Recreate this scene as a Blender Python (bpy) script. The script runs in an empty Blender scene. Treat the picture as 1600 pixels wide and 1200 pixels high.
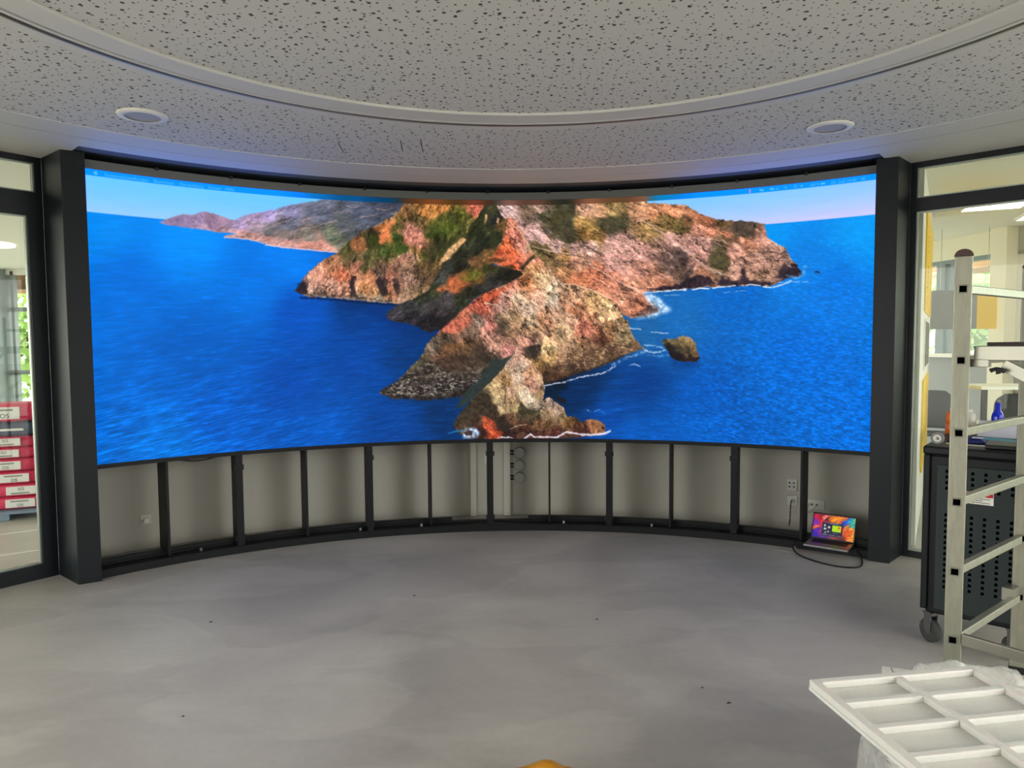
import bpy, math, random
import numpy as np
from mathutils import Vector, Matrix

# ------------------------------------------------------------ camera, world, light, exposure
S = bpy.context.scene
COL = S.collection
EYE = 1.602
FOC, PITCH, ROLL = 1111.0, 0.0588, -0.0071
cam_data = bpy.data.cameras.new('camera')
cam_data.sensor_width = 36.0
cam_data.lens = FOC / 1600.0 * 36.0
cam_data.clip_start = 0.05
cam = bpy.data.objects.new('camera', cam_data)
COL.objects.link(cam)
cam.matrix_world = (Matrix.Translation((0, 0, EYE)) @ Matrix.Rotation(math.radians(90) - PITCH, 4, 'X')
                    @ Matrix.Rotation(ROLL, 4, 'Z'))
S.camera = cam
S.view_settings.view_transform = 'Standard'
S.view_settings.look = 'None'
S.view_settings.gamma = 1.0
S.view_settings.exposure = 0.0
S.view_settings.use_curve_mapping = False
S.cycles.use_denoising = True
S.cycles.max_bounces = 10
S.cycles.diffuse_bounces = 5
S.cycles.transparent_max_bounces = 16
S.cycles.sample_clamp_indirect = 6.0
S.cycles.caustics_reflective = False
S.cycles.caustics_refractive = False

WORLD_STRENGTH = 7.3
w = bpy.data.worlds.new('daylight')
S.world = w
w.use_nodes = True
nt = w.node_tree
bgn = nt.nodes['Background']
tc = nt.nodes.new('ShaderNodeTexCoord')
sep = nt.nodes.new('ShaderNodeSeparateXYZ')
cr = nt.nodes.new('ShaderNodeValToRGB')
cr.color_ramp.elements[0].position = 0.48
cr.color_ramp.elements[0].color = (0.50, 0.50, 0.46, 1)
cr.color_ramp.elements[1].position = 0.56
cr.color_ramp.elements[1].color = (1.0, 0.99, 0.95, 1)
mp = nt.nodes.new('ShaderNodeMath'); mp.operation = 'MULTIPLY_ADD'
mp.inputs[1].default_value = 0.5; mp.inputs[2].default_value = 0.5
nt.links.new(tc.outputs['Generated'], sep.inputs[0])
nt.links.new(sep.outputs['Z'], mp.inputs[0])
nt.links.new(mp.outputs[0], cr.inputs['Fac'])
nt.links.new(cr.outputs['Color'], bgn.inputs['Color'])
bgn.inputs['Strength'].default_value = WORLD_STRENGTH

# room plan: a round room, circle centre (CX, CY); the display follows radius RS
CX, CY, RS = 0.068, 1.799, 4.169
TH0 = -0.0617 - 6 * 0.5 / RS           # left end of the 6 m display
CEIL = 2.87

def pol(r, th, z=0.0, c=(CX, CY)):
    return (c[0] + r * math.sin(th), c[1] + r * math.cos(th), z)

# ------------------------------------------------------------ materials
def lin(c):
    c = c / 255.0
    return c / 12.92 if c <= 0.04045 else ((c + 0.055) / 1.055) ** 2.4
def rgb(r, g, b):
    return (lin(r), lin(g), lin(b), 1.0)
def mat(name, col, rough=0.6, metal=0.0, spec=0.5, noise=0.0, nscale=8.0, bump=0.0, bscale=60.0,
        alpha=1.0, trans=0.0, emit=None, estr=0.0, stretch=None):
    m = bpy.data.materials.new(name)
    m.use_nodes = True
    t = m.node_tree
    b = t.nodes['Principled BSDF']
    b.inputs['Base Color'].default_value = col
    b.inputs['Roughness'].default_value = rough
    b.inputs['Metallic'].default_value = metal
    b.inputs['Specular IOR Level'].default_value = spec
    b.inputs['Alpha'].default_value = alpha
    b.inputs['Transmission Weight'].default_value = trans
    if emit:
        b.inputs['Emission Color'].default_value = emit
        b.inputs['Emission Strength'].default_value = estr
    if noise or bump:
        co = t.nodes.new('ShaderNodeTexCoord')
        src = co.outputs['Object']
        if stretch:
            mpn = t.nodes.new('ShaderNodeMapping')
            mpn.inputs['Scale'].default_value = stretch
            t.links.new(src, mpn.inputs[0]); src = mpn.outputs[0]
    if noise:
        n = t.nodes.new('ShaderNodeTexNoise')
        n.inputs['Scale'].default_value = nscale
        n.inputs['Detail'].default_value = 6
        r = t.nodes.new('ShaderNodeValToRGB')
        r.color_ramp.elements[0].position = 0.3
        r.color_ramp.elements[1].position = 0.7
        r.color_ramp.elements[0].color = tuple(x * (1 - noise) for x in col[:3]) + (1,)
        r.color_ramp.elements[1].color = tuple(min(1, x * (1 + noise)) for x in col[:3]) + (1,)
        t.links.new(src, n.inputs['Vector'])
        t.links.new(n.outputs['Fac'], r.inputs['Fac'])
        t.links.new(r.outputs['Color'], b.inputs['Base Color'])
    if bump:
        n2 = t.nodes.new('ShaderNodeTexNoise')
        n2.inputs['Scale'].default_value = bscale
        n2.inputs['Detail'].default_value = 5
        bp = t.nodes.new('ShaderNodeBump')
        bp.inputs['Strength'].default_value = bump
        bp.inputs['Distance'].default_value = 0.01
        t.links.new(src, n2.inputs['Vector'])
        t.links.new(n2.outputs['Fac'], bp.inputs['Height'])
        t.links.new(bp.outputs['Normal'], b.inputs['Normal'])
    return m

M = {}
M['anthracite'] = mat('anthracite powder coat', rgb(20, 25, 29), 0.42, 0.0, 0.28, noise=0.06, nscale=3)
M['frame'] = mat('window frame paint', rgb(9, 15, 21), 0.38, 0.0, 0.3)
M['steel_dark'] = mat('dark steel section', rgb(7, 10, 12), 0.55, 0.0, 0.3)
M['bead'] = mat('brushed bead', rgb(150, 160, 150), 0.35, 0.8)
M['black'] = mat('black plastic', rgb(16, 17, 19), 0.45)
M['rubber'] = mat('grey rubber', rgb(58, 58, 56), 0.75)
M['wallwhite'] = mat('painted backing wall', rgb(182, 179, 168), 0.8, noise=0.02, nscale=2)
M['trunking'] = mat('white trunking', rgb(212, 208, 196), 0.5)
M['socket'] = mat('socket white', rgb(200, 198, 190), 0.4)
M['junction'] = mat('junction grey', rgb(176, 176, 168), 0.6)
M['header'] = mat('header metal', rgb(104, 106, 104), 0.55, 0.2)
M['alu'] = mat('brushed aluminium', rgb(160, 160, 144), 0.42, 0.75, noise=0.10, nscale=14, stretch=(3, 3, 0.6), bump=0.15, bscale=120)
M['alu_bright'] = mat('aluminium profile', rgb(150, 148, 136), 0.36, 0.8, noise=0.06, nscale=10)
M['cap'] = mat('brown end cap', rgb(74, 50, 48), 0.6)
M['deck'] = mat('phenolic deck', rgb(44, 34, 30), 0.7)
M['cart'] = mat('cart dark steel', rgb(10, 15, 18), 0.45, 0.0, 0.25)
M['cartpanel'] = mat('cart panel steel', rgb(40, 49, 49), 0.5, 0.0, 0.25)
M['foam'] = mat('white foam', rgb(224, 221, 214), 0.75, noise=0.02, nscale=40, bump=0.25, bscale=160)
M['foam'].node_tree.nodes['Principled BSDF'].inputs['Subsurface Weight'].default_value = 0.15
M['chrome'] = mat('chrome track', rgb(150, 146, 142), 0.4, 1.0)
M['white'] = mat('white lacquer', rgb(236, 234, 226), 0.5)
M['office_wall'] = mat('office wall', rgb(238, 232, 210), 0.8)
M['grey_wall'] = mat('grey office panel', rgb(140, 144, 146), 0.6)
M['col_grey'] = mat('grey facade column', rgb(120, 132, 134), 0.5, 0.2)
M['yellow'] = mat('yellow print', rgb(235, 192, 0), 0.5)
M['greyprint'] = mat('grey print', rgb(128, 128, 126), 0.5, noise=0.08, nscale=20)
M['darkprint'] = mat('dark print', rgb(60, 62, 64), 0.4)
M['ink'] = mat('black ink', rgb(24, 24, 26), 0.6)
M['red'] = mat('red print', rgb(196, 30, 40), 0.6)
M['sack_red'] = mat('pink red sack paper', rgb(206, 36, 84), 0.55, noise=0.10, nscale=14, bump=0.5, bscale=25)
M['sack_navy'] = mat('navy sack paper', rgb(44, 58, 84), 0.55, noise=0.1, nscale=14, bump=0.5, bscale=25)
M['sack_label'] = mat('sack label', rgb(222, 218, 214), 0.6)
M['pallet_film'] = mat('blue grey pallet', rgb(112, 130, 152), 0.6)
M['orange_juice'] = mat('orange juice', rgb(226, 112, 20), 0.25, noise=0.25, nscale=18)
M['clear_plastic'] = mat('clear plastic', rgb(225, 225, 215), 0.15, alpha=0.55)
M['blue_plastic'] = mat('blue glass', rgb(20, 40, 190), 0.12)
M['navy'] = mat('navy cloth', rgb(26, 34, 100), 0.6)
M['teal'] = mat('teal card', rgb(70, 150, 168), 0.55)
M['lilac'] = mat('pale box card', rgb(205, 204, 214), 0.7)
M['steel'] = mat('steel', rgb(160, 160, 158), 0.25, 1.0)
M['laptop'] = mat('laptop aluminium', rgb(140, 142, 144), 0.35, 0.8)
M['keys'] = mat('laptop keys', rgb(20, 20, 22), 0.6)
M['cable'] = mat('black cable', rgb(14, 14, 15), 0.5)
M['cable_grey'] = mat('grey cable', rgb(150, 148, 142), 0.5)
M['yellow_bag'] = mat('yellow plastic sheet', rgb(206, 140, 6), 0.4, bump=0.3, bscale=12)
M['leaf'] = mat('leaves', rgb(150, 180, 96), 0.7, noise=0.35, nscale=3)
M['bark'] = mat('bark', rgb(90, 72, 54), 0.9)
M['brick'] = mat('brown eaves cladding', rgb(176, 132, 96), 0.8, noise=0.12, nscale=5)
M['outside'] = mat('pale outdoor paving', rgb(190, 188, 178), 0.9)
M['car_white'] = mat('white car paint', rgb(235, 235, 235), 0.3)
M['glass_dark'] = mat('car glass', rgb(70, 100, 120), 0.1)
M['chair'] = mat('dark chair shell', rgb(60, 64, 68), 0.55)
M['grille'] = mat('speaker grille', rgb(176, 178, 186), 0.7)
M['debris'] = mat('dark debris', rgb(40, 36, 32), 0.8)
M['lamp'] = mat('lamp diffuser', rgb(250, 246, 230), 0.5, emit=(1, 0.96, 0.86, 1), estr=2.2)

def glass_material(refl=0.5):
    m = bpy.data.materials.new('window glass')
    m.use_nodes = True
    t = m.node_tree
    t.nodes.clear()
    o = t.nodes.new('ShaderNodeOutputMaterial')
    mix = t.nodes.new('ShaderNodeMixShader')
    tr = t.nodes.new('ShaderNodeBsdfTransparent')
    tr.inputs[0].default_value = (0.90, 0.93, 0.90, 1)
    gl = t.nodes.new('ShaderNodeBsdfGlossy')
    gl.inputs['Roughness'].default_value = 0.02
    fr = t.nodes.new('ShaderNodeFresnel')
    fr.inputs['IOR'].default_value = 1.45
    ml = t.nodes.new('ShaderNodeMath'); ml.operation = 'MULTIPLY'; ml.inputs[1].default_value = refl
    t.links.new(fr.outputs[0], ml.inputs[0]); t.links.new(ml.outputs[0], mix.inputs[0])
    t.links.new(tr.outputs[0], mix.inputs[1]); t.links.new(gl.outputs[0], mix.inputs[2])
    t.links.new(mix.outputs[0], o.inputs[0])
    return m
M['glass'] = glass_material()
M['glass_coated'] = glass_material(0.12)

def film_material():
    m = bpy.data.materials.new('thin plastic film')
    m.use_nodes = True
    t = m.node_tree
    b = t.nodes['Principled BSDF']
    b.inputs['Base Color'].default_value = rgb(236, 236, 230)
    b.inputs['Roughness'].default_value = 0.22
    b.inputs['Specular IOR Level'].default_value = 0.8
    co = t.nodes.new('ShaderNodeTexCoord')
    n = t.nodes.new('ShaderNodeTexNoise'); n.inputs['Scale'].default_value = 9; n.inputs['Detail'].default_value = 4
    n.inputs['Distortion'].default_value = 1.2
    r = t.nodes.new('ShaderNodeMapRange')
    r.inputs['To Min'].default_value = 0.12; r.inputs['To Max'].default_value = 0.60
    bp = t.nodes.new('ShaderNodeBump'); bp.inputs['Strength'].default_value = 0.9; bp.inputs['Distance'].default_value = 0.02
    t.links.new(co.outputs['Object'], n.inputs['Vector'])
    t.links.new(n.outputs['Fac'], r.inputs['Value'])
    t.links.new(r.outputs[0], b.inputs['Alpha'])
    t.links.new(n.outputs['Fac'], bp.inputs['Height'])
    t.links.new(bp.outputs['Normal'], b.inputs['Normal'])
    return m
M['film'] = film_material()

def floor_material():
    m = bpy.data.materials.new('cementitious floor coat')
    m.use_nodes = True
    t = m.node_tree
    b = t.nodes['Principled BSDF']
    co = t.nodes.new('ShaderNodeTexCoord')
    def noise(sc, det, stretch=None, dist=0.0, rough=0.5):
        n = t.nodes.new('ShaderNodeTexNoise'); n.inputs['Scale'].default_value = sc
        n.inputs['Detail'].default_value = det; n.inputs['Distortion'].default_value = dist
        n.inputs['Roughness'].default_value = rough
        mp = t.nodes.new('ShaderNodeMapping')
        if stretch: mp.inputs['Scale'].default_value = stretch
        t.links.new(co.outputs['Object'], mp.inputs[0]); t.links.new(mp.outputs[0], n.inputs['Vector'])
        return n.outputs['Fac']
    def ramp(src, p0, p1, c0, c1):
        r = t.nodes.new('ShaderNodeValToRGB')
        r.color_ramp.elements[0].position = p0; r.color_ramp.elements[0].color = c0
        r.color_ramp.elements[1].position = p1; r.color_ramp.elements[1].color = c1
        t.links.new(src, r.inputs['Fac']); return r.outputs['Color']
    def mul(a, c, f):
        x = t.nodes.new('ShaderNodeMix'); x.data_type = 'RGBA'; x.blend_type = 'MULTIPLY'
        x.inputs[0].default_value = f
        t.links.new(a, x.inputs[6]); t.links.new(c, x.inputs[7]); return x.outputs[2]
    base = ramp(noise(0.9, 5, (1, 1, 1), 0.6), 0.35, 0.65, rgb(172, 167, 159), rgb(198, 193, 184))
    patches = ramp(noise(1.7, 5, (0.55, 1.0, 1), 0.5, 0.45), 0.48, 0.52, (0.87, 0.86, 0.87, 1), (1, 1, 1, 1))
    streak = ramp(noise(2.6, 8, (0.45, 1.4, 1), 0.3, 0.6), 0.30, 0.60, (0.88, 0.88, 0.87, 1), (1, 1, 1, 1))
    fine = ramp(noise(26, 6), 0.3, 0.7, (0.94, 0.94, 0.94, 1), (1, 1, 1, 1))
    c = mul(mul(mul(base, patches, 0.8), streak, 0.8), fine, 1.0)
    t.links.new(c, b.inputs['Base Color'])
    rr = t.nodes.new('ShaderNodeMapRange')
    rr.inputs['To Min'].default_value = 0.38; rr.inputs['To Max'].default_value = 0.6
    t.links.new(noise(1.6, 4), rr.inputs['Value']); t.links.new(rr.outputs[0], b.inputs['Roughness'])
    b.inputs['Specular IOR Level'].default_value = 0.35
    bp = t.nodes.new('ShaderNodeBump'); bp.inputs['Strength'].default_value = 0.12; bp.inputs['Distance'].default_value = 0.01
    t.links.new(noise(5, 5), bp.inputs['Height']); t.links.new(bp.outputs['Normal'], b.inputs['Normal'])
    return m
M['floor'] = floor_material()

def perforated_material():
    m = bpy.data.materials.new('perforated gypsum board')
    m.use_nodes = True
    t = m.node_tree
    b = t.nodes['Principled BSDF']
    b.inputs['Roughness'].default_value = 0.85
    co = t.nodes.new('ShaderNodeTexCoord')
    cur = None
    for sc, rad, keep, off in ((12.5, 0.0086, 0.32, 0.0), (16.5, 0.0058, 0.22, 3.7), (23.0, 0.0036, 0.2, 7.9)):
        mp = t.nodes.new('ShaderNodeMapping')
        mp.inputs['Location'].default_value = (off, off * 0.7, 0)
        v = t.nodes.new('ShaderNodeTexVoronoi')
        v.voronoi_dimensions = '2D'; v.feature = 'F1'
        v.inputs['Scale'].default_value = sc
        v.inputs['Randomness'].default_value = 0.85
        t.links.new(co.outputs['Object'], mp.inputs[0]); t.links.new(mp.outputs[0], v.inputs['Vector'])
        lt = t.nodes.new('ShaderNodeMapRange')
        lt.inputs['From Min'].default_value = rad * sc * 0.85; lt.inputs['From Max'].default_value = rad * sc * 1.1
        lt.inputs['To Min'].default_value = 1; lt.inputs['To Max'].default_value = 0
        t.links.new(v.outputs['Distance'], lt.inputs['Value'])
        sp = t.nodes.new('ShaderNodeSeparateColor')
        t.links.new(v.outputs['Color'], sp.inputs[0])
        gt = t.nodes.new('ShaderNodeMath'); gt.operation = 'GREATER_THAN'; gt.inputs[1].default_value = keep
        t.links.new(sp.outputs[0], gt.inputs[0])
        ml = t.nodes.new('ShaderNodeMath'); ml.operation = 'MULTIPLY'
        t.links.new(lt.outputs[0], ml.inputs[0]); t.links.new(gt.outputs[0], ml.inputs[1])
        if cur is None: cur = ml.outputs[0]
        else:
            mx = t.nodes.new('ShaderNodeMath'); mx.operation = 'MAXIMUM'
            t.links.new(cur, mx.inputs[0]); t.links.new(ml.outputs[0], mx.inputs[1]); cur = mx.outputs[0]
    x = t.nodes.new('ShaderNodeMix'); x.data_type = 'RGBA'
    x.inputs[6].default_value = rgb(206, 205, 202); x.inputs[7].default_value = rgb(70, 68, 66)
    t.links.new(cur, x.inputs[0]); t.links.new(x.outputs[2], b.inputs['Base Color'])
    return m
M['perf'] = perforated_material()
M['ceil'] = mat('white ceiling paint', rgb(208, 207, 204), 0.6, noise=0.01)
M['soffit_shade'] = mat('shade toned soffit', rgb(92, 92, 92), 0.55)  # mid grey step of the shade fading towards the display
M['cavity'] = mat('cavity lining', rgb(60, 66, 74), 0.6)
M['hole'] = mat('dark opening', rgb(3, 4, 5), 0.9, 0.0, 0.0)
M['tile'] = mat('pale stone paving', rgb(176, 174, 166), 0.4, noise=0.12, nscale=2.5)

# ------------------------------------------------------------ mesh helpers
class MB:
    def __init__(s): s.v = []; s.f = []
    def add(s, vs, fs):
        o = len(s.v); s.v += [tuple(x) for x in vs]; s.f += [tuple(i + o for i in f) for f in fs]; return s
    def box(s, a, b):
        x0, y0, z0 = a; x1, y1, z1 = b
        return s.add([(x0, y0, z0), (x1, y0, z0), (x1, y1, z0), (x0, y1, z0), (x0, y0, z1), (x1, y0, z1), (x1, y1, z1), (x0, y1, z1)],
                     [(0, 3, 2, 1), (4, 5, 6, 7), (0, 1, 5, 4), (1, 2, 6, 5), (2, 3, 7, 6), (3, 0, 4, 7)])
    def obox(s, o, ex, ey, ez):
        o, ex, ey, ez = map(Vector, (o, ex, ey, ez))
        p = [o, o + ex, o + ex + ey, o + ey]
        p += [q + ez for q in p]
        return s.add(p, [(0, 3, 2, 1), (4, 5, 6, 7), (0, 1, 5, 4), (1, 2, 6, 5), (2, 3, 7, 6), (3, 0, 4, 7)])
    def beam(s, p, q, wid, hei, up=(0, 0, 1)):
        p, q = Vector(p), Vector(q); d = (q - p).normalized(); u = Vector(up)
        side = d.cross(u).normalized(); u = side.cross(d).normalized()
        return s.obox(p - side * wid / 2 - u * hei / 2, side * wid, u * hei, q - p)
    def prism(s, poly, z0, z1):
        n = len(poly)
        vs = [(x, y, z0) for x, y in poly] + [(x, y, z1) for x, y in poly]
        return s.add(vs, [tuple(range(n))[::-1], tuple(range(n, 2 * n))] + [(i, (i + 1) % n, n + (i + 1) % n, n + i) for i in range(n)])
    def lathe(s, prof, seg=24, c=(0, 0, 0), cap=True):
        n = len(prof); vs = []
        for k in range(seg):
            a = 2 * math.pi * k / seg
            vs += [(c[0] + r * math.cos(a), c[1] + r * math.sin(a), c[2] + z) for r, z in prof]
        fs = []
        for k in range(seg):
            k2 = (k + 1) % seg
            for i in range(n - 1):
                fs.append((k * n + i, k2 * n + i, k2 * n + i + 1, k * n + i + 1))
        if cap:
            fs.append(tuple(k * n for k in range(seg))[::-1]); fs.append(tuple(k * n + n - 1 for k in range(seg)))
        return s.add(vs, fs)
    def cyl(s, p, q, r, seg=16, r2=None):
        p, q = Vector(p), Vector(q); d = (q - p).normalized()
        u = d.orthogonal().normalized(); w_ = d.cross(u); r2 = r if r2 is None else r2
        vs = []
        for k in range(seg):
            a = 2 * math.pi * k / seg; e = u * math.cos(a) + w_ * math.sin(a)
            vs += [p + e * r, q + e * r2]
        fs = [(2 * k, 2 * ((k + 1) % seg), 2 * ((k + 1) % seg) + 1, 2 * k + 1) for k in range(seg)]
        fs += [tuple(2 * k for k in range(seg))[::-1], tuple(2 * k + 1 for k in range(seg))]
        return s.add(vs, fs)
    def tube(s, pts, r, seg=8):
        pts = [Vector(p) for p in pts]; vs = []; fs = []
        for i, p in enumerate(pts):
            d = (pts[min(i + 1, len(pts) - 1)] - pts[max(i - 1, 0)]).normalized()
            u = d.cross(Vector((0.13, 0.21, 1))).normalized(); w_ = d.cross(u)
            for k in range(seg):
                a = 2 * math.pi * k / seg
                vs.append(p + (u * math.cos(a) + w_ * math.sin(a)) * r)
        for i in range(len(pts) - 1):
            for k in range(seg):
                k2 = (k + 1) % seg
                fs.append((i * seg + k, i * seg + k2, (i + 1) * seg + k2, (i + 1) * seg + k))
        fs += [tuple(range(seg))[::-1], tuple((len(pts) - 1) * seg + k for k in range(seg))]
        return s.add(vs, fs)
    def arc(s, r0, r1, z0, z1, t0, t1, n=60, c=(CX, CY)):
        """solid curved bar between radii r0..r1 and heights z0..z1"""
        vs = []
        for i in range(n + 1):
            t = t0 + (t1 - t0) * i / n
            vs += [pol(r0, t, z0, c), pol(r1, t, z0, c), pol(r1, t, z1, c), pol(r0, t, z1, c)]
        fs = []
        for i in range(n):
            a, b = 4 * i, 4 * i + 4
            for k in range(4):
                fs.append((a + k, b + k, b + (k + 1) % 4, a + (k + 1) % 4))
        fs += [(0, 1, 2, 3), (4 * n + 3, 4 * n + 2, 4 * n + 1, 4 * n)]
        return s.add(vs, fs)
    def build(s, name, m, parent=None, smooth=False, loc=None, bevel=0, rz=0):
        me = bpy.data.meshes.new(name)
        me.from_pydata([tuple(v) for v in s.v], [], s.f)
        me.update()
        import bmesh
        bm = bmesh.new(); bm.from_mesh(me)
        bmesh.ops.recalc_face_normals(bm, faces=bm.faces)
        bm.to_mesh(me); bm.free()
        if smooth:
            for p in me.polygons: p.use_smooth = True
        me.materials.append(m)
        o = bpy.data.objects.new(name, me)
        COL.objects.link(o)
        if parent is not None: o.parent = parent
        if loc is not None: o.location = loc
        if rz: o.rotation_euler.z = rz
        if bevel:
            bv = o.modifiers.new('bevel', 'BEVEL'); bv.width = bevel; bv.segments = 2; bv.limit_method = 'ANGLE'
        return o

def tag(o, label=None, cat=None, group=None, kind=None):
    if label: o['label'] = label
    if cat: o['category'] = cat
    if group: o['group'] = group
    if kind: o['kind'] = kind
    return o
def empty(name, loc=(0, 0, 0), rz=0, **k):
    o = bpy.data.objects.new(name, None); COL.objects.link(o)
    o.location = loc; o.rotation_euler = (0, 0, rz); o.empty_display_size = 0.1
    return tag(o, **k)
def text_mesh(body, size, align='LEFT'):
    cu = bpy.data.curves.new('lettering', 'FONT'); cu.body = body; cu.size = size; cu.align_x = align
    ob = bpy.data.objects.new('lettering', cu); COL.objects.link(ob)
    dg = bpy.context.evaluated_depsgraph_get()
    me = bpy.data.meshes.new_from_object(ob.evaluated_get(dg))
    bpy.data.objects.remove(ob); bpy.data.curves.remove(cu)
    v = [tuple(x.co) for x in me.vertices]; f = [tuple(p.vertices) for p in me.polygons]
    bpy.data.meshes.remove(me)
    return v, f

def extra_faces(o, B, m):
    """flat printed or punched marks that belong to the surface of o: same mesh, own material"""
    me = o.data; v = [tuple(x.co) for x in me.vertices]; f = [tuple(p.vertices) for p in me.polygons]
    n = len(v); k = len(f); mats = list(me.materials)
    me2 = bpy.data.meshes.new(me.name)
    me2.from_pydata(v + [tuple(q) for q in B.v], [], f + [tuple(i + n for i in q) for q in B.f]); me2.update()
    for q in mats + [m]: me2.materials.append(q)
    for i, p in enumerate(me2.polygons): p.material_index = len(mats) if i >= k else 0
    o.data = me2

# ------------------------------------------------------------ picture shown by the display (drawn by code)
def _lat(seed):
    return np.random.RandomState(seed).rand(256,256).astype(np.float32)*2-1
_LC={}
def vnoise(x,y,seed):
    if seed not in _LC: _LC[seed]=_lat(seed)
    L=_LC[seed]; xi=np.floor(x).astype(int); yi=np.floor(y).astype(int)
    fx=x-xi; fy=y-yi; fx=fx*fx*(3-2*fx); fy=fy*fy*(3-2*fy)
    a=L[yi&255,xi&255];b=L[yi&255,(xi+1)&255];c=L[(yi+1)&255,xi&255];d=L[(yi+1)&255,(xi+1)&255]
    return (a*(1-fx)+b*fx)*(1-fy)+(c*(1-fx)+d*fx)*fy
def fbm(x,y,s,octv,seed):
    t=0;a=1;n=0
    for k in range(octv):
        t=t+a*vnoise(x/s+k*17.3,y/s+k*9.1,seed+k); n+=a; a*=.6; s*=.5
    return t/n
def worley(x,y,s,seed):
    L=_lat(seed);M=_lat(seed+1);N=_lat(seed+2)
    x=x/s;y=y/s;xi=np.floor(x).astype(int);yi=np.floor(y).astype(int)
    f1=np.full(x.shape,9.,np.float32);f2=f1.copy();val=np.zeros_like(f1);sl=np.zeros_like(f1)
    for j in (-1,0,1):
        for i in (-1,0,1):
            a=(yi+j)&255;b=(xi+i)&255
            px=xi+i+.5+.5*L[a,b];py=yi+j+.5+.5*M[a,b]
            d=(x-px)**2+(y-py)**2
            n=d<f1
            f2=np.where(n,f1,np.minimum(f2,d));val=np.where(n,N[a,b],val)
            sl=np.where(n,(x-px)*.5-(y-py)*.6,sl);f1=np.where(n,d,f1)
    return val,np.sqrt(f2)-np.sqrt(f1),sl
def rot(x,y,ang,an):
    c,s=np.cos(np.radians(ang)),np.sin(np.radians(ang))
    return (x*c+y*s)/an,(-x*s+y*c)
def inpoly(x,y,P):
    m=np.zeros(x.shape,bool)
    for i in range(len(P)):
        x1,y1=P[i];x2,y2=P[i-1]
        if y1==y2: continue
        c=((y1>y)!=(y2>y))&(x<(x2-x1)*(y-y1)/(y2-y1)+x1)
        m^=c
    return m
def blur(m,r):
    if r<.3: return m
    k=np.exp(-.5*(np.arange(-int(3*r)-1,int(3*r)+2)/r)**2);k/=k.sum();n=len(k)//2
    for ax in (0,1):
        pad=[(0,0),(0,0)];pad[ax]=(n,n);p=np.pad(m,pad,mode='edge');o=np.zeros_like(m)
        for i,w in enumerate(k):
            o+=w*(p[i:i+m.shape[0]] if ax==0 else p[:,i:i+m.shape[1]])
        m=o
    return m
def idw(x,y,pts,pw):
    acc=np.zeros(x.shape+(3,),np.float32);ws=np.zeros(x.shape,np.float32)
    for p in pts:
        w=1/((x-p[0])**2+(y-p[1])**2+4)**(pw/2)
        ws+=w
        for k in range(3): acc[...,k]+=w*p[2+k]
    return acc/ws[...,None]
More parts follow.
